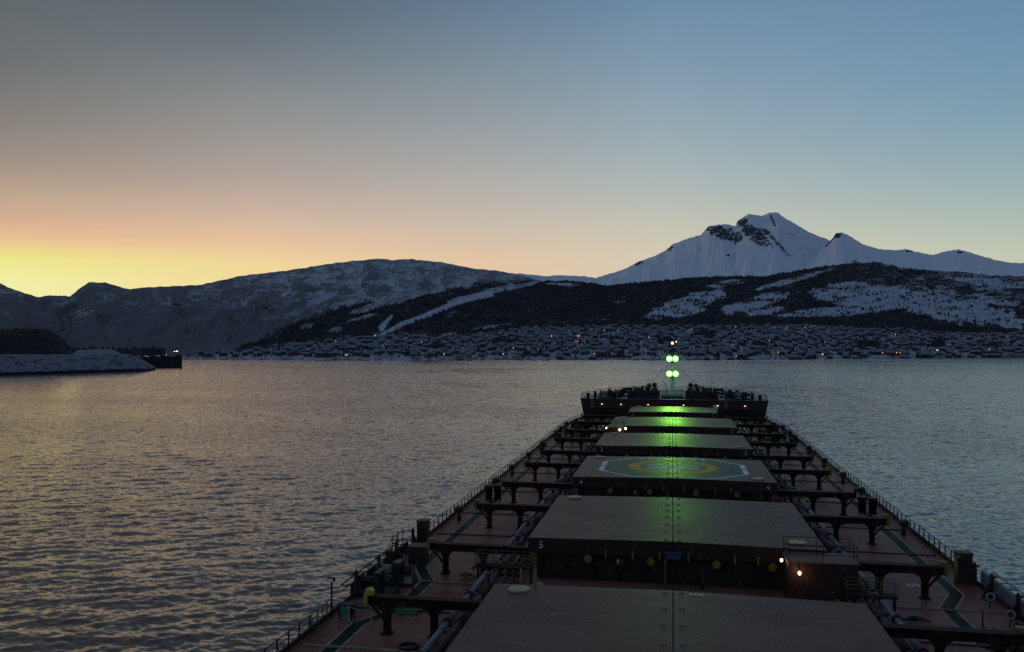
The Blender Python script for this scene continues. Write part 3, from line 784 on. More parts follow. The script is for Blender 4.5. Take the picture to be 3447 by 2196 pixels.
M_LINE = paint('worn_yellow_line', (0.32, 0.25, 0.17), 0.6, ior=1.15, var=0.5, scale=1.2, rust=0.35, rustcol=(0.10, 0.06, 0.04), bump=0)
M_YEL = paint('safety_yellow', (0.17, 0.155, 0.02), 0.5, 0.3, 1.5, rust=0.1, bump=0)
M_LIME = paint('lime_hood', (0.26, 0.46, 0.03), 0.45, 0.2, 1.5, bump=0)
M_DISC = paint('pale_yellow_disc', (0.40, 0.34, 0.14), 0.55, 0.2, 2.0, rust=0.1, bump=0)
M_WHT = paint('worn_white_paint', (0.74, 0.76, 0.74), 0.6, 0.2, 1.0, rust=0.05, ior=1.15, bump=0)
M_GRN = paint('helipad_green', (0.020, 0.085, 0.058), 0.42, 0.45, 0.7, rust=0.35, ior=1.12, rustcol=(0.045, 0.055, 0.045), bump=0.008)
M_ORG = paint('helipad_yellow', (0.55, 0.30, 0.035), 0.5, ior=1.12, var=0.3, scale=0.8, rust=0.15, rustcol=(0.2, 0.13, 0.05), bump=0)
M_BLACK = paint('black_rubber', (0.012, 0.012, 0.013), 0.7, 0.3, 1.0, bump=0)
M_WINCH = paint('winch_green_black', (0.011, 0.016, 0.0145), 0.5, 0.4, 0.8, rust=0.15, bump=0)
M_LIFE = paint('faded_lifebuoy', (0.20, 0.21, 0.20), 0.7, 0.2, 2, bump=0)
M_HULL = paint('hull_dark_red', (0.055, 0.022, 0.02), 0.5, 0.35, 0.15, rust=0.3, bump=0)
M_GREY = paint('mast_grey', (0.40, 0.43, 0.41), 0.5, 0.15, 0.8, rust=0.08, bump=0)
M_TEAL = paint('teal_locker', (0.04, 0.19, 0.16), 0.5, 0.2, 1.0, bump=0)
M_BLUE = paint('blue_hood', (0.03, 0.065, 0.12), 0.5, 0.2, 1.0, bump=0)
M_ROPE = paint('mooring_rope', (0.22, 0.20, 0.16), 0.9, 0.3, 4.0, bump=0)
M_GREENBLOOM = glow('green_floodlight_glass_bloom', (0.16, 1.0, 0.05), 2.6)  # glowing green glass that also stands in for the bloom round each lamp
M_GREENCORE = glow('green_floodlight_core', (0.62, 1.0, 0.45), 9)
M_BULB = glow('deck_lamp_glass', (1.0, 0.58, 0.28), 6)
M_BULKLAMP = glow('bulkhead_lamp_glass', (1.0, 0.66, 0.42), 4)
M_REDBULB = glow('red_mast_lamp', (1.0, 0.30, 0.10), 10)

ship = empty('bulk_carrier', (0, 100, DZ))
tag(ship, 'dark red bulk carrier with long row of cargo hatches and green lit foremast', 'ship')
S0 = Vector((0, 100, DZ))
def part(mb, name, mat, parent=None):
    """mesh in world coordinates hung under the ship (or one of its parts, all of which sit at the ship's origin)"""
    for i, v in enumerate(mb.v): mb.v[i] = (v[0] - S0.x, v[1] - S0.y, v[2] - S0.z)
    return mb.build(name, mat, parent or ship)
def sub(me, name, parent, loc, rz=0, rx=None):
    o = link(name, me, parent, Vector(loc) - S0, rz)
    return o
def lamp(parent, loc, e, col, rad=0.12):
    d = bpy.data.lights.new('lamp_light', 'POINT'); d.energy = e; d.color = col; d.shadow_soft_size = rad
    o = bpy.data.objects.new('lamp_light', d); COL.objects.link(o); o.parent = parent; o.location = Vector(loc) - S0

def hb(y):        # half breadth of the main deck
    if y < 168: return 22.2
    if y < 196: return 22.2 - 2.0 * ((y - 168) / 28) ** 2
    return 20.2 * math.sqrt(max(0, 1 - ((y - 196) / 36.0) ** 2))
def hbf(y):       # half breadth of the forecastle deck
    return 21.0 * math.sqrt(max(0, 1 - ((max(y, 196) - 196) / 38.0) ** 2.1))

# hull sides and deck plating
ys = list(np.linspace(-30, 160, 20)) + list(np.linspace(165, 231.9, 26))
m = MB()
for s in (-1, 1):
    vs = []; 
    for y in ys: vs += [(s * hb(y) * (0.97 if y > 196 else 1), y, -3), (s * hb(y), y, DZ - 0.02)]
    m.add(vs, [(2*i, 2*i+1, 2*i+3, 2*i+2) for i in range(len(ys) - 1)], True)
part(m, 'hull', M_HULL)
m = MB()
yd = [y for y in ys if y <= 197.5]
vs = []
for y in yd: vs += [(-hb(y), y, DZ), (0, y, DZ + 0.12), (hb(y), y, DZ)]
m.add(vs, [(3*i, 3*i+1, 3*i+4, 3*i+3) for i in range(len(yd)-1)] + [(3*i+1, 3*i+2, 3*i+5, 3*i+4) for i in range(len(yd)-1)], True)
deck = part(m, 'main_deck', M_DECK)
for s in (-1, 1):
    m = MB()
    for a, b in zip(yd[:-1], yd[1:]): m.bar((s * (hb(a) - 0.10), a, DZ + 0.15), (s * (hb(b) - 0.10), b, DZ + 0.15), 0.08, 0.32)
    part(m, 'gunwale_bar', M_RED, deck)
# raised seams across the side decks
seam = []
for s in (-1, 1):
    for y in (36, 47.3, 54.5, 61.3, 76.5, 86, 99, 113, 127, 141, 155, 169):
        m = MB(); m.bar((s * 14.0, y, DZ + 0.075), (s * 21.6, y, DZ + 0.035), 0.12, 0.12); part(m, 'deck_coaming', M_LINE if y in (47.3, 61.3) else M_RED, deck)

# painted walkways with yellow edges
def strip(pts, w, z, name, mat):
    L, Rr_ = [], []
    P_ = [Vector((p[0], p[1], 0)) for p in pts]
    for i, p in enumerate(P_):
        d0 = (P_[i] - P_[i-1]).normalized() if i else (P_[1] - P_[0]).normalized()
        d1 = (P_[i+1] - P_[i]).normalized() if i < len(P_) - 1 else d0
        n0, n1 = Vector((-d0.y, d0.x, 0)), Vector((-d1.y, d1.x, 0)); n = (n0 + n1).normalized(); k = 1 / max(0.4, n.dot(n0))
        L.append(p + n * w[0] * k); Rr_.append(p + n * w[1] * k)
    vs = []
    for a, b in zip(L, Rr_):
        for q in (a, b): vs.append((q.x, q.y, DZ + 0.12 * (1 - abs(q.x) / 22.2) + z))
    m = MB(); m.add(vs, [(2*i, 2*i+1, 2*i+3, 2*i+2) for i in range(len(pts)-1)])
    return part(m, name, mat, deck)
for s in (-1, 1):
    pts = [(s*19.7, 20), (s*19.7, 51.5), (s*18.1, 54.5), (s*18.1, 61.6), (s*19.75, 65.2), (s*19.75, 80), (s*19.7, 120), (s*19.6, 160), (s*18.9, 180), (s*17.6, 192)]
    strip(pts, (0.40, -0.40), 0.006, 'walkway', M_WALK)
    strip(pts, (0.56, 0.40), 0.011, 'walkway_line', M_LINE)
    strip(pts, (-0.40, -0.56), 0.011, 'walkway_line', M_LINE)
# yellow stencil by the walkway
for s, y in ((-1, 71.5), (1, 66.5)):
    m = MB()
    for i in range(3): m.box(s*17.4 + i*0.34 - 0.5, s*17.4 + i*0.34 - 0.26, y, y + 0.9, DZ + 0.045, DZ + 0.05)
    part(m, 'deck_marking', M_DISC, deck)

# ------------------------------------------------------------------ hatch covers
HATCH = [(6, 33.0, 51.0, 10.7), (5, 63.2, 80.7, 10.7), (4, 91.8, 108.2, 10.7), (3, 118.9, 135.3, 10.7), (2, 146.5, 163.0, 10.7), (1, 174.7, 188.5, 8.85)]
CAMB = 0.16
m = MB(); m.box(-0.05, 0.05, -0.05, 0.05, 0, 0.05); m.box(-0.15, -0.08, -0.04, 0.04, 0, 0.06); m.box(0.08, 0.15, -0.04, 0.04, 0, 0.06)
CLEAT = m.mesh('cleat', M_YEL)
m = MB(); m.lathe((0, 0, 0), [(0.28, -0.07), (0.30, -0.05), (0.30, 0.05), (0.16, 0.07), (0.10, 0.12)], 16, 'y'); WHEEL = m.mesh('wheel', M_YEL)
m = MB(); m.box(-0.06, 0.06, -0.05, 0.05, -0.28, 0.22); m.box(-0.1, 0.1, -0.06, 0.06, 0.22, 0.30); LUG = m.mesh('lug', M_YEL)
m = MB(); m.lathe((0, 0, 0), [(0.62, 0), (0.64, 0.04), (0.64, 0.11), (0.60, 0.14)], 28); DISC = m.mesh('round_vent_lid', [M_DISC][0])
m = MB(); m.ext([(-0.05, 0), (-0.05, 1.9), (-0.45, 1.9), (-0.12, 0)], 'x', -0.03, 0.03); STAY = m.mesh('coaming_stay', M_SIDE)
m = MB(); m.ext([(0.05, 0), (0.05, 1.9), (0.45, 1.9), (0.12, 0)], 'y', -0.03, 0.03); STAYX = m.mesh('coaming_stay', M_SIDE)
def number(txt, x, y, z, h, parent):
    cu = bpy.data.curves.new('number_mark', 'FONT'); cu.body = txt; cu.size = h * 1.35; cu.align_x = 'CENTER'; cu.extrude = 0.006
    to = bpy.data.objects.new('tmp', cu); me = bpy.data.meshes.new_from_object(to); bpy.data.objects.remove(to); bpy.data.curves.remove(cu)
    me.materials.clear(); me.materials.append(M_WHT)
    o = sub(me, 'number_mark', parent, (x, y, z)); o.rotation_euler = (R(90), 0, 0)
for no, y0, y1, w in HATCH:
    h = empty('hatch_cover', (0, 0, 0), ship)
    for s in (-1, 1):
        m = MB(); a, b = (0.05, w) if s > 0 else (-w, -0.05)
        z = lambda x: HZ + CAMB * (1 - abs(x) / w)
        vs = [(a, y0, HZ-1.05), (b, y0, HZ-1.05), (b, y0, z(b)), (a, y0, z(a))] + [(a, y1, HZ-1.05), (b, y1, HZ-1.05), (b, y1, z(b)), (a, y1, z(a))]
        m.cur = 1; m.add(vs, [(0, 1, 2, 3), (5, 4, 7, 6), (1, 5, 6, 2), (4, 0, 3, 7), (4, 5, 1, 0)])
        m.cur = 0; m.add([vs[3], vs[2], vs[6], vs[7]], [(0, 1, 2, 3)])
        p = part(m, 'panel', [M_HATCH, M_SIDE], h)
        bw = MB(); bw.bar((a, y0 - 0.03, HZ - 0.35), (b, y0 - 0.03, HZ - 0.35), 0.06, 0.10); part(bw, 'edge_stiffener', M_SIDE, h)
    m = MB(); m.box(-0.049, 0.049, y0 + 0.05, y1 - 0.05, HZ - 1.0, HZ + CAMB - 0.04); part(m, 'rubber_seal', M_BLACK, h)
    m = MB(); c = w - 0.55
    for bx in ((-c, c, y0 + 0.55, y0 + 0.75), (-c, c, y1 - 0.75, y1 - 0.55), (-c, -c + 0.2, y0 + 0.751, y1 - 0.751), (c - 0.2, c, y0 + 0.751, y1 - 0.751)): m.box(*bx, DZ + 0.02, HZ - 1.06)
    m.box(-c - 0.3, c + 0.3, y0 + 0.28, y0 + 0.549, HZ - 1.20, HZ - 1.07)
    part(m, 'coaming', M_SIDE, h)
    if no <= 6:
        nst = 11
        for i in range(nst):
            sub(STAY, 'coaming_stay', h, (-c + 0.4 + (2*c - 0.8) * i / (nst - 1), y0 + 0.55, DZ + 0.05))
    for k in range(7):
        yy = y0 + 0.5 + (y1 - y0 - 1.0) * k / 6
        for s in (-1, 1): sub(CLEAT, 'cleat', h, (s * 0.48, yy + 0.04 * s, HZ + CAMB * (1 - 0.48 / w) - 0.005))
    if no > 2:
        for i, x in enumerate((-6.2, -1.6, 3.1, 7.0) if no % 2 else (-6.6, -2.4, 2.4, 6.6)):
            sub(WHEEL, 'wheel', h, (x, y0 - 0.10, HZ - 1.35))
        for x in (-4.9, -2.9, 0.95 - 1.9, 1.1, 4.4, 6.0): sub(LUG, 'lug', h, (x, y0 - 0.08, HZ - 0.95))
    sub(DISC, 'round_vent_lid', h, (-w + 1.7, y1 - 1.2, HZ + CAMB * 1.7 / w))
    if no != 6: sub(DISC, 'round_vent_lid', h, (w - 1.75, y0 + 1.7, HZ + CAMB * 1.75 / w))
    if no < 6:
        number(str(no), -w + 0.95, y0 - 0.02, HZ - 0.75, 0.55, h)
        if no != 5: number(str(no), w - 0.95, y0 - 0.02, HZ - 0.75, 0.55, h)
    if no == 5:
        m = MB(); m.box(-0.55, 0.55, y0 - 0.5, y0 - 0.031, HZ - 1.0, HZ - 0.62); m.box(-0.62, 0.62, y0 - 0.56, y0 - 0.031, HZ - 0.615, HZ - 0.56); part(m, 'blue_hood', M_BLUE, h)
    if no in (4, 5):
        m = MB(); m.bar((-0.55, y0 - 0.16, DZ + 0.3), (-0.55, y0 - 0.16, HZ - 1.1), 0.10); part(m, 'yellow_upright', M_YEL, h)
    if no == 4:       # short yellow ladder at the right end
        m = MB()
        for x in (8.5, 9.05): m.bar((x, y0 - 0.4, DZ + 0.2), (x, y0 - 0.4, HZ - 0.1 if x > 9 else HZ - 1.9), 0.06)
        for k in range(4): m.bar((8.5, y0 - 0.4, DZ + 0.4 + 0.4 * k), (9.05, y0 - 0.4, DZ + 0.4 + 0.4 * k), 0.05)
        part(m, 'side_ladder', M_YEL, h)
    m = MB(); m.tube((2.1, y0 - 0.35, DZ + 0.1), (2.1, y0 - 0.35, DZ + 1.1), 0.12); m.lathe((2.1, y0 - 0.35, DZ + 1.1), [(0.2, 0), (0.24, 0.1), (0.1, 0.24)], 8); part(m, 'small_vent', M_RED, h)
    # red fire-hose box with white F
    if no in (5, 4):
        x = -4.1
        m = MB(); m.box(x, x + 0.55, y0 - 0.28, y0 - 0.1, HZ - 1.75, HZ - 1.2); part(m, 'hose_box', paint('fire_red', (0.14, 0.012, 0.01), 0.5, 0.2, 1, bump=0), h)
        number('F', x + 0.14, y0 - 0.285, HZ - 1.60, 0.34, h)
    # yellow handrail bars where one climbs on to hatch 6
    if no == 6:
        for x in (-9.1, -8.2):
            m = MB(); m.path([(x, y1 + 0.25, HZ - 1.0), (x, y1 + 0.25, HZ + 0.75), (x, y1 + 0.05, HZ + 0.95), (x, y1 - 0.2, HZ + 0.55), (x, y1 - 0.2, HZ)], 0.045, 6); part(m, 'grab_rail', M_YEL, h)
        m = MB()
        for i in range(4): m.box(0.95 + i*0.22, 1.10 + i*0.22, y1 - 0.7, y1 - 0.45, HZ + CAMB + 0.0, HZ + CAMB + 0.006)
        part(m, 'stencil', M_WHT, h)
    # helicopter landing marks on hatch 4
    if no == 4:
        cy = (y0 + y1) / 2; hl = (y1 - y0) / 2
        zt = lambda x: HZ + CAMB * (1 - abs(x) / w)
        def flat(poly, dz, name, mat):
            """sheet over the cambered top, split along the centre line"""
            for s in (-1, 1):
                pl = []
                n = len(poly)
                for i in range(n):
                    p, q = poly[i], poly[(i + 1) % n]
                    if s * p[0] >= 0.06: pl.append(p)
                    if (s * p[0] - 0.06) * (s * q[0] - 0.06) < 0:
                        t = (s * 0.06 - p[0]) / (q[0] - p[0]); pl.append((s * 0.06, p[1] + t * (q[1] - p[1])))
                if len(pl) < 3: continue
                m = MB(); m.add([(p[0], p[1], zt(p[0]) + dz) for p in pl], [tuple(range(len(pl)))]); part(m, name, mat, h)
        oc = [(-8.0, cy - 1.6), (-8.0, cy + 3.0), (-5.2, cy + 7.3), (5.2, cy + 7.3), (8.0, cy + 3.0), (8.0, cy - 1.6), (5.2, cy - 7.3), (-5.2, cy - 7.3)]
        oc = [(-8.3, cy - 3.4), (-8.3, cy + 3.4), (-4.4, cy + 7.6), (4.4, cy + 7.6), (8.3, cy + 3.4), (8.3, cy - 3.4), (4.4, cy - 7.6), (-4.4, cy - 7.6)]
        flat(oc, 0.005, 'helipad_field', M_GRN)
        def inset(p, f): return (p[0] * f, cy + (p[1] - cy) * f)
        for i in range(8):
            a, b = oc[i], oc[(i + 1) % 8]; thick = 0.91 if abs(a[0] - b[0]) < 0.1 else 0.955
            thick = 0.92 if abs(a[0] - b[0]) < 0.1 else 0.965
            if abs(a[0] - b[0]) < 0.1:
                mid = cy; g = 0.35
                for (ya, yb) in ((a[1], mid + math.copysign(g, a[1] - mid)), (mid + math.copysign(g, b[1] - mid), b[1])):
                    flat([(a[0], ya), (a[0], yb), (a[0] * 0.93, yb * 1.0), (a[0] * 0.93, ya)], 0.010, 'helipad_edge', M_WHT)
            elif a[1] < cy - 7 and b[1] < cy - 7:
                for s in (-1, 1): flat([(s*4.4, cy - 7.6), (s*1.7, cy - 7.6), (s*1.7, cy - 7.3), (s*4.4, cy - 7.3)], 0.010, 'helipad_edge', M_WHT)
            else: flat([a, b, inset(b, thick), inset(a, thick)], 0.010, 'helipad_edge', M_WHT)
        nseg = 48
        for k in range(nseg):
            t0, t1 = 2 * math.pi * k / nseg, 2 * math.pi * (k + 1) / nseg
            pts = [(5.15 * math.cos(t0), cy + 5.15 * math.sin(t0)), (5.15 * math.cos(t1), cy + 5.15 * math.sin(t1)), (3.9 * math.cos(t1), cy + 3.9 * math.sin(t1)), (3.9 * math.cos(t0), cy + 3.9 * math.sin(t0))]
            if k == 0: ring = MB()
            if max(abs(p[0]) for p in pts) > 0.1: ring.add([(p[0], p[1], zt(p[0]) + 0.012) for p in pts], [(0, 1, 2, 3)])
        part(ring, 'landing_ring', M_ORG, h)
        for (x0, x1, ya, yb) in ((-2.9, 2.9, 0.85, 1.5), (-2.9, 2.9, -1.5, -0.85), (-0.55, 0.55, -0.85, 0.85)):
            flat([(x0, cy + ya), (x1, cy + ya), (x1, cy + yb), (x0, cy + yb)], 0.011, 'landing_letter_bar', M_WHT)
        # worn lettering along the forward edge, read from the bow
        rnd = random.Random(5); x = -4.0
        while x < 4.0:
            wd = rnd.choice([0.62, 0.78, 0.5]); 
            if abs(x + wd / 2) > 0.4:
                flat([(x, cy + 6.15), (x + wd, cy + 6.15), (x + wd, cy + 6.5), (x, cy + 6.5)] if rnd.random() < 0.6 else [(x, cy + 6.9), (x + wd, cy + 6.9), (x + wd, cy + 7.2), (x, cy + 7.2)], 0.011, 'worn_letter', M_WHT)
                flat([(x + wd*0.2, cy + 6.15), (x + wd*0.6, cy + 6.15), (x + wd*0.6, cy + 7.2), (x + wd*0.2, cy + 7.2)], 0.014, 'worn_letter', M_WHT)
            x += wd + 0.28

# ------------------------------------------------------------------ hatch track beams on the side decks
def beam_set(y, s, hood):
    b = empty('track_beam', (0, 0, 0), ship)
    x0, x1 = (10.75, 18.5)
    m = MB(); m.box(min(s*x0, s*x1), max(s*x0, s*x1), y - 0.26, y + 0.26, HZ - 1.42, HZ - 0.92)
    m.box(min(s*x0, s*x1), max(s*x0, s*x1), y - 0.34, y + 0.34, HZ - 0.917, HZ - 0.86)
    part(m, 'girder', M_BEAM, b)
    for lx in (14.3, 17.3):
        m = MB(); z1 = HZ - 1.423
        m.ext([(s*(lx - 0.2), DZ + 0.02), (s*(lx + 0.2), DZ + 0.02), (s*(lx + 0.2), z1 - 0.55), (s*(lx + 0.38), z1 - 0.18), (s*(lx + 0.75), z1), (s*(lx - 0.75), z1), (s*(lx - 0.38), z1 - 0.18), (s*(lx - 0.2), z1 - 0.55)], 'y', y - 0.2, y + 0.2)
        m.box(s*lx - 0.34, s*lx + 0.34, y - 0.34, y + 0.34, DZ + 0.03, DZ + 0.10)
        part(m, 'leg', M_BEAM, b)
    m = MB(); m.bar((s*18.45, y, HZ - 1.3), (s*17.5, y, DZ + 0.85), 0.14, 0.14); part(m, 'brace', M_BEAM, b)
    if hood:
        m = MB(); X = s * 18.5
        if hood == 2:
            m.ext([(X, HZ - 1.35), (X + s*0.28, HZ - 1.35), (X + s*0.28, HZ - 0.86), (X + s*0.16, HZ - 0.55), (X - s*0.14, HZ - 0.42), (X - s*0.3, HZ - 0.6), (X - s*0.3, HZ - 0.84), (X, HZ - 0.84)], 'y', y - 0.22, y + 0.22)
        else:
            m.ext([(X + s*0.02, HZ - 1.5), (X + s*0.22, HZ - 1.5), (X + s*0.34, HZ - 0.86), (X + s*0.2, HZ - 0.55), (X - s*0.35, HZ - 0.5), (X - s*0.35, HZ - 0.66), (X + s*0.02, HZ - 0.75)], 'y', y - 0.22, y + 0.22)
        part(m, 'end_hood', M_LIME if s < 0 and y < 55 else M_YEL, b)
    else:
        m = MB(); m.box(min(s*18.35, s*18.62), max(s*18.35, s*18.62), y - 0.2, y + 0.2, HZ - 0.857, HZ - 0.5); part(m, 'end_stop', M_BEAM, b)
BEAMS = []
for no, y0, y1, w in HATCH:
    for s in (-1, 1):
        for yy in (y0 + 0.6, y1 - 0.9):
            hood = 2 if (no == 6 and yy > 45) else (1 if no >= 4 and not (no == 4 and yy < 95 and s > 0) else 0)
            beam_set(yy, s, hood if s < 0 else min(hood, 1)); BEAMS.append(yy)
beam_set(196.0 - 1.6, -1, 0); beam_set(196.0 - 1.6, 1, 0)

# ------------------------------------------------------------------ pipes along the hatches
m = MB(); m.lathe((0, 0, 0), [(0.31, -0.09), (0.31, 0.09)], 12, 'y'); FL = m.mesh('flange', M_DARKSTEEL)
m = MB(); m.lathe((0, 0, 0), [(0.17, -0.06), (0.17, 0.06)], 10, 'y'); FLS = m.mesh('flange', M_DARKSTEEL)
m = MB(); m.box(-1.6, 1.6, -0.06, 0.06, 0.32, 0.44); m.box(-1.55, -1.43, -0.06, 0.06, -0.3, 0.319); m.box(1.43, 1.55, -0.06, 0.06, -0.3, 0.319); SUP = m.mesh('pipe_support', M_BEAM)
for s in (-1, 1):
    rack = empty('pipe_rack', (0, 0, 0), ship)
    for k in range(38): sub(SUP, 'pipe_support', rack, (s * 12.4, 28 + 4.2 * k, DZ + 0.35))
    for x, z, r, mt in ((13.45, 0.98, 0.20, M_PIPE), (12.65, 1.0, 0.22, M_PIPED), (11.95, 0.92, 0.12, M_PIPER), (11.45, 0.91, 0.11, M_PIPED), (13.05, 0.86, 0.06, M_PIPED)):
        m = MB(); yq = 22.0
        while yq < 186:
            q = min(186, yq + 5.6); m.tube((s*x, yq, DZ + z), (s*x, q - 0.16, DZ + z), r, n=10); yq = q
        part(m, 'pipe', mt, rack)
        if r > 0.1:
            for k in range(29): sub(FL if r > 0.15 else FLS, 'flange', rack, (s*x, 22 + 5.6 * k - 0.08, DZ + z))
    # small valves and a hand wheel here and there
    for k, yv in enumerate((58.0, 69.5, 83.0, 96.0, 112.0, 126.0)):
        m = MB(); X = s * 12.65
        m.tube((X, yv, DZ + 1.2), (X, yv, DZ + 1.75), 0.09); m.lathe((X, yv, DZ + 1.75), [(0.30, 0), (0.30, 0.06), (0.05, 0.1)], 12); m.lathe((X, yv, DZ + 1.0), [(0.26, -0.28), (0.30, 0), (0.26, 0.28)], 10)
        part(m, 'valve', M_RED, rack)

# ------------------------------------------------------------------ guard rails
m = MB(); m.bar((0, 0, 0), (0, 0, 1.12), 0.085, 0.055); POST = m.mesh('post', M_BLACK)
m = MB(); m.bar((0, 0, 0), (0, 0, 1.12), 0.085, 0.055); m.bar((0, 0, 0.75), (0.42, 0, 0.02), 0.06, 0.05); POSTB = m.mesh('braced_post', M_BLACK)
m = MB(); m.bar((0, 0, 0), (0, 0, 1.12), 0.085, 0.055); POSTY = m.mesh('post', M_YEL)
def guard(s, y0, y1, name='guard_rail', step=1.5):
    m = MB(); n = max(1, round((y1 - y0) / step)); yy = [y0 + (y1 - y0) * i / n for i in range(n + 1)]
    for z, r in ((1.10, 0.032), (0.74, 0.018), (0.40, 0.018)):
        for a, b in zip(yy[:-1], yy[1:]): m.tube((s*(hb(a) - 0.14), a, DZ + z), (s*(hb(b) - 0.14), b, DZ + z), r, n=5)
    g = part(m, name, M_BLACK)
    for i, y in enumerate(yy):
        o = sub(POSTB if i % 3 == 1 else POST, 'post', g, (s*(hb(y) - 0.14), y, DZ + 0.02))
        if i % 3 == 1 and s > 0: o.rotation_euler = (0, 0, math.pi)
guard(-1, 72.6, 195.4); guard(-1, 26, 49.3); guard(1, 71.0, 195.4)
g = MB()
for z in (1.1, 0.74, 0.4): g.tube((-22.06, 49.6, DZ + z), (-22.06, 52.0, DZ + z), 0.03, n=5)
g = part(g, 'boarding_rail', M_YEL)
for y in (49.6, 50.5, 51.3, 52.0): sub(POSTY, 'post', g, (-22.06, y, DZ + 0.02))

# ------------------------------------------------------------------ vents, bollards, winches along the sides
def vent_trunk(x, y, w, h, mat=M_RED, cap=True):
    v = empty('vent_trunk', (0, 0, 0), ship)
    m = MB(); m.box(x - w/2, x + w/2, y - w/2, y + w/2, DZ + 0.02, DZ + h); part(m, 'trunk', mat, v)
    m = MB(); m.box(x - w/2 - 0.06, x + w/2 + 0.06, y - w/2 - 0.06, y + w/2 + 0.06, DZ + h + 0.003, DZ + h + 0.10); part(m, 'lid', mat, v)
    if cap:
        m = MB()
        for k in range(4): m.box(x - w*0.35, x + w*0.35, y - w/2 - 0.05, y - w/2 - 0.004, DZ + h*0.55 + k*0.16, DZ + h*0.55 + k*0.16 + 0.08)
        part(m, 'louvre', M_BLACK, v)
vent_trunk(-21.35, 71.3, 0.92, 2.3); vent_trunk(-20.3, 66.4, 1.3, 1.35, M_RED, False)
vent_trunk(21.3, 68.6, 1.0, 2.2)
def gooseneck(x, y, h, s):
    v = empty('gooseneck_vent', (0, 0, 0), ship)
    m = MB(); m.tube((x, y, DZ + 0.02), (x, y, DZ + h), 0.22, n=10); part(m, 'stem', M_RED, v)
    m = MB(); m.lathe((x, y, DZ + h), [(0.24, 0), (0.46, 0.05), (0.48, 0.42), (0.30, 0.55)], 12); part(m, 'head', M_RED, v)
for s in (-1, 1):
    for y, h in ((82.5, 0.9), (100.5, 0.8), (111.0, 0.9), (124.5, 0.8), (138, 0.8), (170, 0.9)): gooseneck(s * 21.0, y + (1.5 if s > 0 else 0), h, s)
    v = empty('tank_vents', (0, 0, 0), ship)
    for dx, dy in ((0, 0), (0.95, 0.5)):
        m = MB(); m.lathe((s*(20.4 - dx), 93.6 + dy, DZ + 0.02), [(0.38, 0), (0.40, 1.35), (0.52, 1.36), (0.52, 1.6), (0.42, 1.68)], 14); part(m, 'vent_post', M_RED, v)
def winch(name, x, y, z, L=2.6, r=0.62, mat=M_WINCH, rope=True, parent=None):
    wv = empty(name, (0, 0, 0), ship)
    m = MB(); m.box(x - L/2 - 0.5, x + L/2 + 0.9, y - 0.8, y + 0.8, z + 0.02, z + 0.28); part(m, 'bed', mat, wv)
    m = MB(); m.lathe((x - L/2, y, z + 1.0), [(r + 0.28, 0), (r + 0.28, 0.1), (r * 0.72, 0.12), (r * 0.72, L*0.62), (r + 0.28, L*0.64), (r + 0.28, L*0.7)], 16, 'x'); part(m, 'drum', mat, wv)
    if rope:
        m = MB(); m.lathe((x - L/2, y, z + 1.0), [(r * 0.95, 0.14), (r * 1.0, L*0.2), (r * 0.96, L*0.4), (r * 1.02, L*0.6)], 14, 'x'); part(m, 'rope_turns', M_ROPE, wv)
    m = MB(); m.box(x + L*0.22, x + L*0.5, y - 0.6, y + 0.6, z + 0.281, z + 1.7); part(m, 'gear_case', mat, wv)
    m = MB(); m.lathe((x + L*0.505, y, z + 1.05), [(0.36, 0), (0.38, 0.6), (0.3, 0.7)], 12, 'x'); part(m, 'motor', mat, wv)
    for xx in (x - L/2 - 0.3, x + L*0.2 + 0.0):
        m = MB(); m.ext([(y - 0.55, z + 0.281), (y + 0.55, z + 0.281), (y + 0.2, z + 1.2), (y - 0.2, z + 1.2)], 'x', xx, xx + 0.12); part(m, 'bearing_stand', mat, wv)
    return wv
def bollard(x, y, z, r=0.28, h=0.95, gap=1.1, along='y', mat=M_BLACK):
    b = empty('twin_bollard', (0, 0, 0), ship)
    dx, dy = (gap, 0) if along == 'x' else (0, gap)
    m = MB(); m.box(x - 0.45, x + dx + 0.45, y - 0.45, y + dy + 0.45, z + 0.02, z + 0.12); part(m, 'base', mat, b)
    for k in (0, 1):
        m = MB(); m.lathe((x + k*dx, y + k*dy, z + 0.12), [(r, 0), (r, h), (r*1.3, h + 0.03), (r*1.3, h + 0.16), (r*0.8, h + 0.2)], 14); part(m, 'bitt', mat, b)
for s in (-1, 1):
    winch('mooring_winch', s * 17.3, 166.5, DZ); winch('mooring_winch', s * 16.6, 153.0, DZ)
    for y in (150.5, 160.0, 171.0, 178.0): bollard(s * 19.9, y, DZ)
    for y in (142, 157, 164.5):
        f = empty('roller_fairlead', (0, 0, 0), ship)
        m = MB(); m.box(s*21.4 - 0.4, s*21.4 + 0.4, y - 1.0, y + 1.0, DZ + 0.02, DZ + 0.5); part(m, 'pedestal', M_BLACK, f)
        for k in (-0.55, 0.55):
            m = MB(); m.lathe((s*21.4, y + k, DZ + 0.5), [(0.3, 0), (0.22, 0.2), (0.22, 0.4), (0.32, 0.55)], 12); part(m, 'roller', M_BLACK, f)

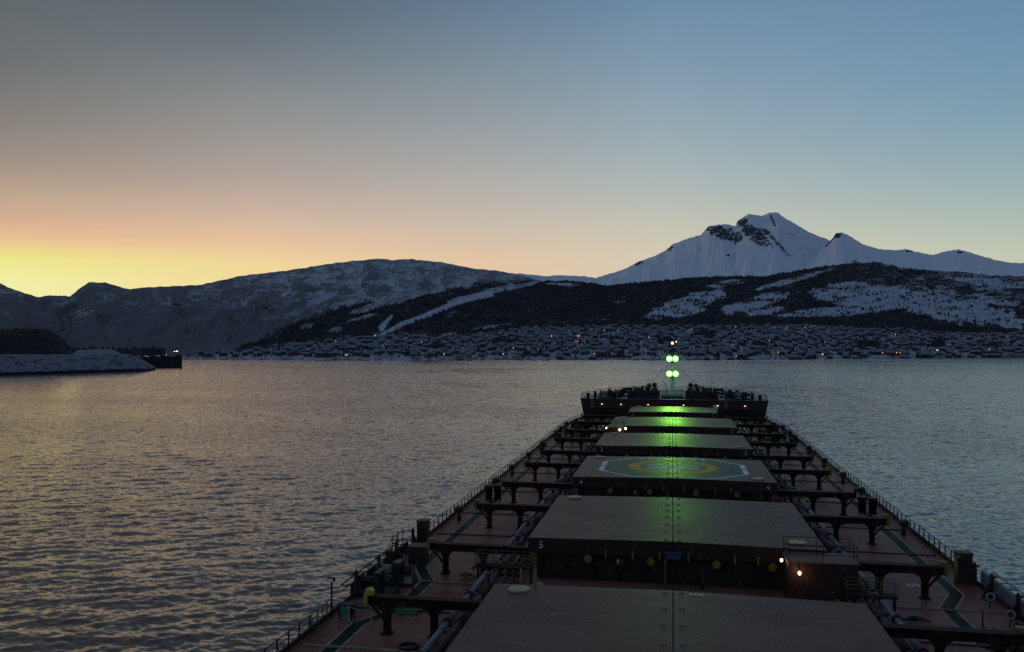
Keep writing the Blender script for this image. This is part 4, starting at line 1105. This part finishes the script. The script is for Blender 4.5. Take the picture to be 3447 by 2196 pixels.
# ------------------------------------------------------------------ gangway gear on the left side
def support_post(s, x, y, h):
    m = MB(); m.box(x - 0.11, x + 0.11, y - 0.13, y + 0.13, DZ + 0.02, DZ + h)
    m.ext([(x - s*0.11, DZ + 0.02), (x - s*0.7, DZ + 0.02), (x - s*0.11, DZ + h*0.75)], 'y', y - 0.05, y + 0.05)
    m.box(x + s*0.1 - 0.22, x + s*0.1 + 0.22, y - 0.06, y + 0.06, DZ + h - 0.16, DZ + h - 0.06)
    m.tube((x, y, DZ + h), (x, y, DZ + h + 0.14), 0.09, n=8)
    return m
def gangway(s, y0, y1, zlow, mat_string, tilt):
    gw = empty('accommodation_ladder', (0, 0, 0), ship)
    X = s * 22.35
    for z, nm in ((zlow, 'stringer'), (zlow + 0.85, 'stringer')):
        m = MB(); m.bar((X, y0, DZ + z), (X, y1, DZ + z), 0.10, 0.24); part(m, nm, mat_string, gw)
    n = int((y1 - y0) / 0.42)
    for k in range(n + 1):
        y = y0 + (y1 - y0) * k / n
        m = MB(); m.bar((X, y, DZ + zlow + 0.1), (X, y, DZ + zlow + 0.75), 0.16, 0.05); part(m, 'tread', mat_string, gw)
    m = MB()
    xo = X + s * 0.75
    m.tube((xo, y0, DZ + zlow + 0.9), (xo, y1, DZ + zlow + 0.9), 0.05)
    m.tube((xo, y0, DZ + zlow + 0.45), (xo, y1, DZ + zlow + 0.45), 0.035)
    for k in range(0, n + 1, 4):
        y = y0 + (y1 - y0) * k / n; m.tube((X, y, DZ + zlow + 0.85), (xo, y, DZ + zlow + 0.9), 0.03)
    part(m, 'hand_rail', mat_string, gw)
    return gw
gangway(-1, 57.0, 70.0, -0.15, M_DARKSTEEL, 0)
gr = empty('gangway_supports', (0, 0, 0), ship)
for y, h in ((56.9, 1.75), (61.6, 1.65), (65.8, 1.75), (70.2, 1.75)): part(support_post(-1, -21.95, y, h), 'support_post', M_RED, gr)
m = MB(); m.box(-21.9, -21.5, 62.9, 63.4, DZ + 0.02, DZ + 1.75); part(m, 'square_post', M_RED, gr)
m = MB(); m.bar((-21.9, 57.2, DZ + 1.25), (-21.9, 61.2, DZ + 1.15), 0.12, 0.16); part(m, 'cross_bar', M_BEAM, gr)
for y in (66.6, 68.0, 69.4):
    m = MB(); m.tube((-22.6, y, DZ + 0.6), (-22.6, y, DZ + 2.1), 0.04); part(m, 'stanchion', M_BLACK, gr)
m = MB(); m.tube((-22.6, 66.2, DZ + 1.8), (-22.6, 69.8, DZ + 1.8), 0.03); m.path([(-22.6, 66.6, DZ + 1.8), (-22.7, 63.5, DZ + 0.4), (-22.6, 61.0, DZ + 0.6)], 0.025, 5); part(m, 'life_line', M_BLACK, gr)
wv = winch('gangway_winch', -20.6, 60.4, DZ, 1.7, 0.42, M_WINCH, True)
m = MB(); m.path([(-19.9, 62.3, DZ + 0.02), (-20.15, 62.3, DZ + 0.95), (-20.15, 62.3, DZ + 1.7)], 0.05); m.path([(-20.4, 62.3, DZ + 0.02), (-20.15, 62.3, DZ + 0.95)], 0.05); part(m, 'yellow_frame', M_YEL, wv)
winch('store_winch', -21.0, 57.6, DZ, 1.4, 0.36, M_WINCH, False)
lp = MB(); lp.tube((-21.95, 52.5, DZ + 0.02), (-21.95, 52.5, DZ + 2.3), 0.07); lp = part(lp, 'deck_light_post', M_BLACK)
m = MB(); m.box(-22.25, -21.75, 52.35, 52.65, DZ + 2.3, DZ + 2.55); part(m, 'light_housing', M_BLACK, lp)
m = MB(); m.box(-22.2, -21.8, 52.30, 52.345, DZ + 2.33, DZ + 2.5); part(m, 'lamp_glass', glow('dim_amber_glass', (1, 0.40, 0.2), 0.02), lp)
# rope barrier posts
rb = MB(); rb.path([(-20.4, 51.6, DZ + 1.0), (-19.6, 51.6, DZ + 0.82), (-18.9, 51.6, DZ + 1.0)], 0.02, 5); rb = part(rb, 'rope_barrier', M_DISC)
m = MB(); m.bar((0, 0, 0), (0, 0, 1.05), 0.07); BP = m.mesh('barrier_post', M_DISC)
for x in (-20.4, -18.9): sub(BP, 'barrier_post', rb, (x, 51.6, DZ + 0.02))
for x, y in ((-18.9, 60.8), (-18.3, 58.4), (-19.0, 57.5), (18.9, 57.4), (18.4, 54.0), (19.4, 52.6)):
    m = MB(); m.tube((x, y, DZ + 0.02), (x, y, DZ + 1.35), 0.045); m.bar((x, y, DZ + 0.5), (x + 0.3, y, DZ + 0.04), 0.04); part(m, 'stay_pin', M_BLACK)
# green slatted steps over the track
for s in (-1, 1):
    st = empty('step_ramp', (0, 0, 0), ship); yb = 53.6 if s < 0 else 47.2; xb = s * 17.2
    for k in range(7):
        m = MB(); m.bar((xb - 0.75, yb + 0.22*k, DZ + 0.22 + 0.085*k), (xb + 0.75, yb + 0.22*k, DZ + 0.22 + 0.085*k), 0.15, 0.05); part(m, 'slat', M_LIME if False else paint('green_slat', (0.03, 0.20, 0.07), 0.5, 0.2, 2, bump=0) if k == 0 and s < 0 else bpy.data.materials['green_slat'], st)
    for dx in (-0.72, 0.72):
        m = MB(); m.bar((xb + dx, yb - 0.1, DZ + 0.12), (xb + dx, yb + 1.45, DZ + 0.70), 0.08, 0.08); part(m, 'side_rail', M_BEAM, st)
    m = MB()
    for dx in (-0.7, 0.7): m.box(xb + dx - 0.05, xb + dx + 0.05, yb + 1.35, yb + 1.45, DZ + 0.02, DZ + 0.64)
    part(m, 'prop', M_BEAM, st)
# gangway lying on edge along the right rail, with its winch
gangway(1, 48.0, 68.0, 0.15, M_PIPE, 0)
gr = empty('gangway_supports', (0, 0, 0), ship)
for y, h in ((51.0, 1.5), (55.6, 1.6), (60.2, 1.6), (64.8, 1.6), (68.2, 1.5)): part(support_post(1, 21.95, y, h), 'support_post', M_RED, gr)
m = MB(); m.tube((20.6, 68.0, DZ + 0.02), (20.6, 68.0, DZ + 1.9), 0.11); m.tube((20.6, 68.0, DZ + 1.9), (20.9, 68.0, DZ + 2.1), 0.11); part(m, 'yellow_vent_pipe', M_YEL, gr)
winch('gangway_winch', 20.6, 54.2, DZ, 1.7, 0.42, M_WINCH, True)
m = MB()
m.lathe((20.5, 52.0, DZ + 0.02), [(0.62, 0), (0.66, 0.4), (0.5, 0.8), (0.28, 1.0), (0.1, 1.05)], 9); part(m, 'covered_machine', paint('pale_green_canvas', (0.16, 0.26, 0.22), 0.9, 0.3, 2, bump=0.05))

# ------------------------------------------------------------------ cross-over walkway on the left, deck houses
def crossover(x0, x1, y, z):
    c = empty('crossover_platform', (0, 0, 0), ship)
    m = MB(); m.box(x0, x1, y - 0.9, y + 0.1, DZ + z - 0.12, DZ + z); part(m, 'grating', M_BEAM, c)
    for yy in (y - 0.85, y + 0.05):
        m = MB()
        for zz in (0.45, 0.95): m.tube((x0, yy, DZ + z + zz), (x1, yy, DZ + z + zz), 0.028, n=5)
        for k in range(4):
            x = x0 + (x1 - x0) * k / 3; m.tube((x, yy, DZ + z), (x, yy, DZ + z + 0.98), 0.03, n=5)
        part(m, 'hand_rail', paint('olive_rail', (0.10, 0.10, 0.03), 0.5, 0.2, 2, bump=0) if 'olive_rail' not in bpy.data.materials else bpy.data.materials['olive_rail'], c)
    for x in (x0 + 0.1, x1 - 0.1):
        m = MB(); m.box(x - 0.07, x + 0.07, y - 0.45, y - 0.3, DZ + 0.02, DZ + z - 0.123); part(m, 'post', M_BEAM, c)
    for k in range(3):
        m = MB(); m.box(x0 - 0.35 - 0.3*k, x0 - 0.08 - 0.3*k, y - 0.8, y, DZ + z - 0.3 - 0.3*k, DZ + z - 0.25 - 0.3*k); part(m, 'tread', M_YEL if k == 1 else M_BEAM, c)
crossover(-14.4, -10.2, 62.3, 1.35)
crossover(11.3, 14.4, 60.0, 1.3)
def deck_house(x0, x1, y0, y1, ztop, lamps, ri):
    d = empty('deck_house', (0, 0, 0), ship)
    m = MB(); m.box(x0, x1, y0, y1, DZ + 0.02, ztop - 0.08); part(m, 'wall', M_RED, d)
    m = MB(); m.box(x0 - 0.12, x1 + 0.12, y0 - 0.12, y1 + 0.0, ztop - 0.077, ztop); part(m, 'roof', M_HATCH, d)
    xd = (x0 + x1) / 2 + 0.4
    m = MB(); m.box(xd, xd + 0.8, y0 - 0.06, y0 - 0.003, DZ + 0.35, DZ + 1.95); dr = part(m, 'door', M_RED, d)
    m = MB(); m.bar((xd + 0.1, y0 - 0.1, DZ + 1.1), (xd + 0.3, y0 - 0.1, DZ + 1.1), 0.05); part(m, 'door_handle', M_PIPE, d)
    m = MB(); c = [(x0, y0), (x1, y0), (x1, y1), (x0, y1)]
    for i in range(4):
        a, b = c[i], c[(i + 1) % 4]
        for z in (0.5, 1.05): m.tube((*a, ztop + z), (*b, ztop + z), 0.028, n=5)
    part(m, 'roof_rail', M_BLACK, d)
    for i in range(4):
        for t in (0, 0.5):
            a, b = c[i], c[(i + 1) % 4]; m = MB(); m.tube((a[0] + (b[0]-a[0])*t, a[1] + (b[1]-a[1])*t, ztop), (a[0] + (b[0]-a[0])*t, a[1] + (b[1]-a[1])*t, ztop + 1.05), 0.03, n=5); part(m, 'rail_post', M_BLACK, d)
    for (x, y, z, e, r) in lamps:
        m = MB(); m.lathe((x, y, z), [(0.03, -r*1.2), (r * 0.8, -r * 0.8), (r, 0), (r * 0.8, r * 0.8), (0.03, r*1.2)], 10); part(m, 'lamp_globe', M_BULB, d)
        m = MB(); m.tube((x, y, z + r*1.2 + 0.004), (x, y, z + r*1.2 + 0.2), 0.05); m.bar((x, y, z + r*1.2 + 0.2), (x, y + 0.4, z + r*1.2 + 0.2), 0.05); part(m, 'lamp_bracket', M_BLACK, d)
        lamp(d, (x, y - 0.3, z), e, (1.0, 0.55, 0.25))
deck_house(7.75, 12.2, 60.4, 63.15, HZ - 0.15, [(8.4, 60.05, HZ - 0.85, 9, 0.11), (7.42, 61.6, HZ - 0.42, 3.5, 0.10)], 0)
deck_house(-10.9, -8.1, 143.6, 146.45, HZ + 0.1, [(-7.75, 143.3, HZ - 0.1, 6, 0.18), (-8.7, 143.1, HZ - 0.3, 6, 0.18), (-10.95, 143.2, HZ - 0.05, 1.5, 0.12)], 0)

# ------------------------------------------------------------------ forecastle
fc = empty('forecastle', (0, 0, 0), ship)
Y0 = 196.0
zs = [DZ + 0.02, DZ + 0.8, DZ + 1.8, DZ + 2.8, DZ + 3.7, FZ]
wz_ = [20.15, 20.2, 20.3, 20.5, 20.75, 21.0]
m = MB(); vs = []
for z, wv_ in zip(zs, wz_): vs += [(-wv_, Y0, z), (wv_, Y0, z), (-wv_, Y0 + 0.3, z), (wv_, Y0 + 0.3, z)]
fs = []
for i in range(len(zs) - 1):
    a = 4*i; fs += [(a, a+1, a+5, a+4), (a+2, a+6, a+7, a+3), (a, a+4, a+6, a+2), (a+1, a+3, a+7, a+5)]
m.add(vs, fs); part(m, 'break_bulkhead', M_RED, fc)
yb = list(np.linspace(Y0 + 0.301, 233.9, 40))
m = MB()
for s in (-1, 1):
    vs = []
    for y in yb: vs += [(s * hb(y), y, DZ - 0.02), (s * (hb(y) * 0.4 + hbf(y) * 0.6), y, DZ + 2.6), (s * hbf(y), y, FZ)]
    m.add(vs, [(3*i, 3*i+1, 3*i+4, 3*i+3) for i in range(len(yb)-1)] + [(3*i+1, 3*i+2, 3*i+5, 3*i+4) for i in range(len(yb)-1)], True)
part(m, 'bow_plating', M_HULL, fc)
m = MB(); yq = [Y0 - 0.25] + yb; vs = []
for y in yq: vs += [(-hbf(y) - 0.05, y, FZ + 0.01), (hbf(y) + 0.05, y, FZ + 0.01)]
m.add(vs, [(2*i, 2*i+1, 2*i+3, 2*i+2) for i in range(len(yq)-1)])
m.box(-21.05, 21.05, Y0 - 0.3, Y0 - 0.251, FZ - 0.12, FZ + 0.06)
part(m, 'forecastle_deck', paint('forecastle_deck_grey', (0.06, 0.062, 0.058), 0.45, 0.3, 0.4, rust=0.2, bump=0), fc)
# rail round the bow
pts = [(-hbf(y) + 0.15, y) for y in np.linspace(Y0 + 0.4, 231.5, 22)]; pts = pts + [(-x, y) for x, y in pts[::-1]]
m = MB()
sheer = lambda y: 0.0
for z, r in ((1.1, 0.035), (0.75, 0.02), (0.4, 0.02)):
    for a, b in zip(pts[:-1], pts[1:]): m.tube((a[0], a[1], FZ + z + sheer(a[1])), (b[0], b[1], FZ + z + sheer(b[1])), r, n=5)
bow = part(m, 'bow_rail', M_BLACK)
for x, y in pts: sub(POST, 'post', bow, (x, y, FZ + 0.02 + sheer(y) * 0.5))
# raised machinery platform and windlasses
for s in (-1, 1):
    wl_ = empty('anchor_windlass', (0, 0, 0), ship)
    X = lambda a: s * a
    def bx(mb, a, b, *r): mb.box(min(X(a), X(b)), max(X(a), X(b)), *r)
    m = MB(); bx(m, 3.0, 10.4, 200.0, 204.5, FZ + 0.02, FZ + 0.9); part(m, 'bed', M_WINCH, wl_)
    for a, L, r in ((3.4, 1.5, 0.85), (5.3, 1.0, 1.15), (7.0, 2.0, 0.95)):
        m = MB(); m.lathe((X(a) if s > 0 else X(a + L), 202.0, FZ + 1.75), [(r + 0.22, 0), (r + 0.22, 0.12), (r * 0.75, 0.14), (r * 0.75, L - 0.14), (r + 0.22, L - 0.12), (r + 0.22, L)], 16, 'x'); part(m, 'drum', M_WINCH, wl_)
    m = MB(); bx(m, 9.2, 10.1, 201.0, 203.0, FZ + 0.901, FZ + 2.35); part(m, 'gear_case', M_WINCH, wl_)
    m = MB(); m.lathe((X(10.12) if s > 0 else X(11.6), 202.0, FZ + 2.0), [(0.3, 0), (0.34, 0.2), (0.34, 1.1), (0.42, 1.2), (0.3, 1.48)], 12, 'x'); part(m, 'warping_head', M_WINCH, wl_)
    m = MB(); bx(m, 2.9, 9.0, 199.2, 199.9, FZ + 0.02, FZ + 1.85); part(m, 'spray_screen', M_WINCH, wl_)
    for a, hh in ((5.5, 3.15), (4.25, 3.35)):
        v = empty('mushroom_vent', (0, 0, 0), ship)
        m = MB(); m.tube((X(a), 206.5, FZ + 0.02), (X(a), 206.5, FZ + hh - 0.9), 0.36, n=12); part(m, 'stem', M_WINCH, v)
        m = MB(); m.lathe((X(a), 206.5, FZ + hh - 0.9), [(0.62, 0), (0.60, 0.35), (0.48, 0.68), (0.25, 0.86), (0.02, 0.9)], 14); part(m, 'cap', M_WINCH, v)
    v = empty('mushroom_vent', (0, 0, 0), ship)
    m = MB(); m.tube((X(7.0), 205.8, FZ + 0.02), (X(7.0), 205.8, FZ + 2.0), 0.22, n=10); part(m, 'stem', M_WINCH, v)
    m = MB(); m.lathe((X(7.0), 205.8, FZ + 2.0), [(0.38, 0), (0.4, 0.2), (0.3, 0.5), (0.05, 0.62)], 12); part(m, 'cap', M_WINCH, v)
    m = MB(); m.box(X(9.55) - 0.3, X(9.55) + 0.3, 198.3, 198.9, FZ + 0.02, FZ + 1.1); m.add([(X(8.7), 198.6, FZ + 1.1), (X(11.2), 198.6, FZ + 1.1), (X(10.6), 198.6, FZ + 1.75), (X(9.0), 198.6, FZ + 1.75), (X(8.7), 199.0, FZ + 1.1), (X(11.2), 199.0, FZ + 1.1), (X(10.6), 199.0, FZ + 1.75), (X(9.0), 199.0, FZ + 1.75)], [(0,1,2,3),(7,6,5,4),(0,4,5,1),(1,5,6,2),(2,6,7,3),(3,7,4,0)]); part(m, 'chain_stopper', M_WINCH, wl_)
    winch('mooring_winch', s * 15.2, 199.6, FZ, 3.0, 0.62)
    winch('mooring_winch', s * 12.6, 206.5, FZ, 2.4, 0.55)
    bollard(s * 12.2, 198.6, FZ, 0.34, 1.1, 0.95 * s, 'x', M_WINCH); bollard(s * 18.2, 203.0, FZ, 0.3, 0.95); bollard(s * 9.0, 214, FZ, 0.3, 0.9)
    m = MB(); m.lathe((X(19.4), 198.2, FZ + 0.02), [(0.36, 0), (0.34, 0.9), (0.42, 0.95), (0.42, 1.1), (0.2, 1.15)], 12); part(m, 'mooring_post', M_BLACK, fc)
    m = MB(); m.lathe((X(17.7), 197.7, FZ + 0.02), [(0.2, 0), (0.16, 0.6), (0.34, 0.65), (0.38, 0.95), (0.2, 1.1)], 12); part(m, 'capstan_roller', M_BLACK, fc)
    # paired reels showing above the winches
    m = MB(); m.lathe((X(14.8) - 0.3, 203.6, FZ + 1.6), [(0.55, 0), (0.55, 0.1), (0.25, 0.12), (0.25, 0.5), (0.55, 0.52), (0.55, 0.6)], 14, 'x'); m.box(X(14.8) - 0.1, X(14.8) + 0.1, 203.4, 203.8, FZ + 0.02, FZ + 1.3); part(m, 'hose_reel', M_WINCH, fc)
# lamps under the break of the forecastle
for px in (2026, 2090, 2181.5, 2301, 2416.5, 2508):
    a = float(ray(px, 1365)[0]); x = (Y0 - 0.35) * math.tan(a); z = DZ + 3.0
    m = MB(); m.box(x - 0.22, x + 0.22, Y0 - 0.42, Y0 - 0.003, z + 0.16, z + 0.26); lh = part(m, 'lamp_hood', M_BLACK)
    m = MB(); m.box(x - 0.14, x + 0.14, Y0 - 0.3, Y0 - 0.1, z + 0.06, z + 0.155); part(m, 'lamp_glass', M_BULKLAMP, lh)
    lamp(lh, (x, Y0 - 0.6, z - 0.1), 1.2, (1.0, 0.4, 0.2), 0.1)
# door, ladder and pale notices on the break
m = MB(); m.box(8.9, 10.0, Y0 - 0.06, Y0 - 0.003, DZ + 1.9, DZ + 3.2); part(m, 'notice_board', M_GREY, fc)
for x in (-17.2, 12.8):
    m = MB(); m.box(x, x + 0.8, Y0 - 0.08, Y0 - 0.003, DZ + 0.4, DZ + 2.2); part(m, 'door', M_RED, fc)
    m = MB()
    for dx in (-1.2, -0.7): m.bar((x + dx, Y0 - 0.2, DZ + 0.1), (x + dx, Y0 - 0.2, FZ + 0.9), 0.05)
    for k in range(12): m.bar((x - 1.2, Y0 - 0.2, DZ + 0.4 + 0.34*k), (x - 0.7, Y0 - 0.2, DZ + 0.4 + 0.34*k), 0.04)
    part(m, 'ladder', M_GREY, fc)

# ------------------------------------------------------------------ foremast with green floodlights
YM = 205.0
mast = empty('foremast', (0, 0, 0), ship)
m = MB(); m.lathe((0, YM, FZ + 0.02), [(0.62, 0), (0.62, 0.25), (0.46, 0.3), (0.44, 5.2), (0.36, 9.6), (0.2, 9.8)], 18); part(m, 'pole', M_GREY, mast)
m = MB(); m.lathe((0, YM, FZ + 9.8), [(0.09, 0), (0.07, 3.0)], 8); part(m, 'topmast', M_DARKSTEEL, mast)
for z in (5.0, 8.55):
    m = MB(); m.box(-1.35, 1.35, YM - 1.0, YM + 0.55, FZ + z - 0.06, FZ + z); part(m, 'platform', M_GREY, mast)
    m = MB()
    c = [(-1.3, YM - 0.95), (1.3, YM - 0.95), (1.3, YM + 0.5), (-1.3, YM + 0.5)]
    for i in range(4):
        a, b = c[i], c[(i+1) % 4]
        if i != 0:
            for h in (0.5, 1.0): m.tube((*a, FZ + z + h), (*b, FZ + z + h), 0.03, n=5)
        m.tube((*a, FZ + z), (*a, FZ + z + 1.0), 0.03, n=5)
    part(m, 'platform_rail', M_GREY, mast)
    for x in (-0.72, 0.72):
        fl = MB(); fl.box(x - 0.5, x + 0.5, YM - 1.0, YM - 0.70, FZ + z + 0.05, FZ + z + 1.05); fl.bar((x, YM - 0.85, FZ + z), (x, YM - 0.85, FZ + z + 0.2), 0.12)
        fl = part(fl, 'floodlight', M_DARKSTEEL, mast)
        g = MB(); g.lathe((x, YM - 1.003, FZ + z + 0.55), [(0.54, 0.0), (0.70, -0.05), (0.70, -0.12), (0.54, -0.18), (0.05, -0.2)], 24, 'y')  # disc made wider than the housing so its green rim imitates the lamp's bloom
        part(g, 'floodlight_glass_bloom', M_GREENBLOOM, mast)
        g = MB(); g.lathe((x, YM - 1.205, FZ + z + 0.55), [(0.40, 0.0), (0.38, -0.06), (0.2, -0.12), (0.03, -0.14)], 20, 'y')
        part(g, 'lamp_core', M_GREENCORE, mast)
        d = bpy.data.lights.new('floodlight_spill', 'POINT'); d.energy = 48; d.color = (0.2, 1.0, 0.06); d.shadow_soft_size = 0.3
        o = bpy.data.objects.new('floodlight_spill', d); COL.objects.link(o); o.parent = mast; o.location = Vector((x * 1.9, YM - 1.9, FZ + z + 0.9)) - S0
        d = bpy.data.lights.new('floodlight_beam', 'SPOT'); d.energy = 3400; d.color = (0.30, 1.0, 0.07); d.spot_size = R(80); d.spot_blend = 0.8; d.shadow_soft_size = 0.4
        o = bpy.data.objects.new('floodlight_beam', d); COL.objects.link(o); o.parent = mast
        o.location = Vector((x, YM - 1.45, FZ + z + 0.5)) - S0; o.rotation_euler = (R(90 - 5), 0, R(180))
# ladder with safety hoops up the mast
m = MB()
for dx in (-0.2, 0.2): m.bar((dx + 0.0, YM + 0.62, FZ + 0.1), (dx, YM + 0.62, FZ + 9.4), 0.05)
for k in range(26): m.bar((-0.2, YM + 0.62, FZ + 0.4 + 0.35*k), (0.2, YM + 0.62, FZ + 0.4 + 0.35*k), 0.04)
part(m, 'ladder', M_GREY, mast)
m = MB(); m.lathe((0, YM, FZ + 12.55), [(0.2, 0), (0.24, 0.1), (0.24, 0.4), (0.1, 0.5)], 10); part(m, 'mast_lamp', M_REDBULB, mast)
m = MB(); m.bar((0, YM, FZ + 11.3), (0.9, YM, FZ + 11.3), 0.06); m.bar((0.9, YM, FZ + 11.3), (0.9, YM, FZ + 13.0), 0.05); part(m, 'lamp_arm', M_DARKSTEEL, mast)
m = MB(); m.lathe((0.9, YM, FZ + 13.0), [(0.14, 0), (0.15, 0.2), (0.05, 0.3)], 8); part(m, 'mast_lamp', M_WHITE, mast)
m = MB()
for x in (-2.2, 2.2): m.bar((0, YM, FZ + 9.9), (x, YM, FZ + 9.9), 0.06); 
for x in (-2.2, -1.2, 1.2, 2.2): m.tube((x, YM, FZ + 9.9), (x, YM, FZ + 10.6), 0.03, n=5)
part(m, 'yard', M_GREY, mast)
for cx0, cz0, rr0, t0, t1 in ((-1.9, 9.0, 0.75, 0.6, 5.2), (-2.5, 9.3, 0.9, 1.6, 4.7), (1.9, 9.1, 0.7, -1.9, 1.9), (2.3, 9.3, 1.0, -1.5, 1.4), (-1.2, 10.2, 0.55, 0.2, 3.6), (1.3, 10.1, 0.5, -0.2, 3.1), (0.9, 5.6, 0.9, -1.4, 1.2), (-1.0, 5.5, 0.9, 1.9, 4.4)):
    m = MB(); m.path([(cx0 + rr0 * math.cos(t), YM - 0.7 + 0.25 * math.sin(2 * t), FZ + cz0 + rr0 * math.sin(t)) for t in np.linspace(t0, t1, 14)], 0.035, 5); part(m, 'cable_loop', M_GREY, mast)
for x, y in ((-9, 198), (9, 198), (-8, 222), (8, 222)):
    m = MB(); m.tube((0, YM, FZ + 8.4), (x, y, FZ + 0.1), 0.022, n=5); part(m, 'stay_wire', M_DARKSTEEL, mast)
m = MB(); m.lathe((-1.25, YM - 0.6, FZ + 0.02), [(0.30, 0), (0.34, 0.1), (0.24, 0.75), (0.1, 0.95)], 12); part(m, 'lime_float', M_LIME, mast)
m = MB(); m.box(0.75, 2.3, YM - 0.9, YM - 0.3, FZ + 1.45, FZ + 1.75); m.box(0.9, 1.0, YM - 0.7, YM - 0.5, FZ + 0.02, FZ + 1.449); m.box(2.05, 2.15, YM - 0.7, YM - 0.5, FZ + 0.02, FZ + 1.449); part(m, 'yellow_rack', M_LIME, mast)
m = MB(); m.tube((-1.4, YM - 0.2, FZ + 0.02), (-1.4, YM - 0.2, FZ + 2.6), 0.1); m.tube((-1.4, YM - 0.2, FZ + 2.6), (-2.4, YM - 0.2, FZ + 4.0), 0.06); part(m, 'small_davit', M_YEL, mast)
m = MB(); m.box(-2.6, 2.6, 199.6, 207.5, FZ + 0.02, FZ + 0.45); part(m, 'mast_house', M_BLACK, fc)

# ------------------------------------------------------------------ loose things lying about on deck
def loose(name, label, cat, loc, group=None):
    o = empty(name, loc); tag(o, label, cat, group); return o
def ring_mesh(R0, r0, mat, n=24, k=8, band=None):
    m = MB(); vs = []; fs = []
    for i in range(n):
        t = 2*math.pi*i/n
        for j in range(k):
            u = 2*math.pi*j/k; vs.append(((R0 + r0*math.cos(u))*math.cos(t), r0*math.sin(u), (R0 + r0*math.cos(u))*math.sin(t)))
    for i in range(n):
        for j in range(k): fs.append((i*k+j, ((i+1) % n)*k+j, ((i+1) % n)*k+(j+1) % k, i*k+(j+1) % k))
    m.add(vs, fs, True); return m
for (x, y, z, lb) in ((21.05, 62.4, DZ + 0.75, 'white lifebuoy by the right rail nearer the tall vent trunk'), (21.0, 58.8, DZ + 0.7, 'pale lifebuoy by the right rail nearer the camera, below the stowed gangway')):
    o = loose('lifebuoy', lb, 'lifebuoy', (x, y, z)); o.rotation_euler = (R(-25), 0, R(-35))
    ring_mesh(0.24, 0.07, M_LIFE).build('ring', M_LIFE, o)
    m = MB(); m.tube((0, 0.06, -0.3), (0, 0.1, -0.72), 0.04); m.box(-0.12, 0.12, 0.05, 0.1, -0.3, 0.3); m.build('holder', M_BLACK, o)
o = loose('equipment_locker', 'small teal locker on legs near the left rail beside yellow posts', 'locker', (-20.75, 52.1, DZ))
m = MB(); m.box(-0.5, 0.5, -0.3, 0.3, 0.42, 1.0); m.build('body', M_BLACK, o)
m = MB(); m.box(-0.3, 0.3, -0.34, -0.303, 0.40, 1.02); m.build('door', M_TEAL, o)
m = MB(); m.box(-0.56, 0.56, -0.36, 0.36, 1.003, 1.07); m.build('lid', M_BLACK, o)
for dx in (-0.42, 0.42):
    for dy in (-0.22, 0.22):
        m = MB(); m.box(dx - 0.04, dx + 0.04, dy - 0.04, dy + 0.04, 0.06, 0.419); m.build('leg', M_BLACK, o)
o = loose('trestle', 'grey trestle with boards between hatch five and the nearest hatch', 'trestle', (-5.4, 55.6, DZ + 0.1))
m = MB()
m.box(-0.85, 0.85, -0.4, 0.4, 0.75, 0.85); m.build('table_top', M_GREY, o)
for dx in (-0.7, 0.7):
    for dy in (-0.3, 0.3): m = MB(); m.bar((dx, dy, 0), (dx * 0.9, dy, 0.749), 0.07); m.build('leg', M_DARKSTEEL, o)
for k in range(3):
    m = MB(); m.box(-0.8 + 0.5*k, -0.42 + 0.5*k, -0.3, 0.25, 0.851, 0.95 + 0.05*k); m.build('board', M_WHT, o)
o = loose('hose_coil', 'dark hose coiled on the left deck beside the large pipe', 'hose', (-15.2, 47.8, DZ + 0.07))
m = MB()
pts = [((0.55 + 0.02*math.sin(3*t)) * math.cos(t) * (1 + 0.03*k), (0.5) * math.sin(t) * (1 + 0.03*k), 0.06 + 0.05 * k) for k in range(3) for t in np.linspace(0, 2*math.pi, 18)]
m.path(pts, 0.05, 6); m.build('coil', M_BLACK, o)
o = loose('cable_coil', 'dark rope lying on the left deck by yellow steps near hatch five', 'rope', (-15.4, 62.8, DZ + 0.07))
m = MB(); m.path([(0.7*math.cos(t) * (1 - 0.03*i), 0.3*math.sin(t) * (1 - 0.02*i), 0.05 + 0.012*i) for i, t in enumerate(np.linspace(0, 4*math.pi, 30))], 0.05, 6); m.build('coil', M_BLACK, o)
o = loose('rope_heap', 'dark rope heap on the right deck by the right crossover', 'rope', (15.2, 58.3, DZ + 0.07))
m = MB(); m.path([(0.9*math.cos(t) * (1 - 0.03*i), 0.35*math.sin(t) * (1 - 0.02*i), 0.05 + 0.012*i) for i, t in enumerate(np.linspace(0, 4*math.pi, 30))], 0.05, 6); m.build('coil', M_BLACK, o)
o = loose('lime_bag', 'lime green bag lying beside the coaming of hatch five at left', 'bag', (-9.5, 61.0, DZ + 0.15))
m = MB(); m.lathe((0, 0, 0), [(0.02, 0), (0.3, 0.03), (0.36, 0.16), (0.22, 0.33), (0.05, 0.38)], 10); m.lathe((-0.35, 0.05, 0), [(0.02, 0), (0.22, 0.03), (0.24, 0.1), (0.1, 0.2)], 9); m.build('sack', M_LIME, o)
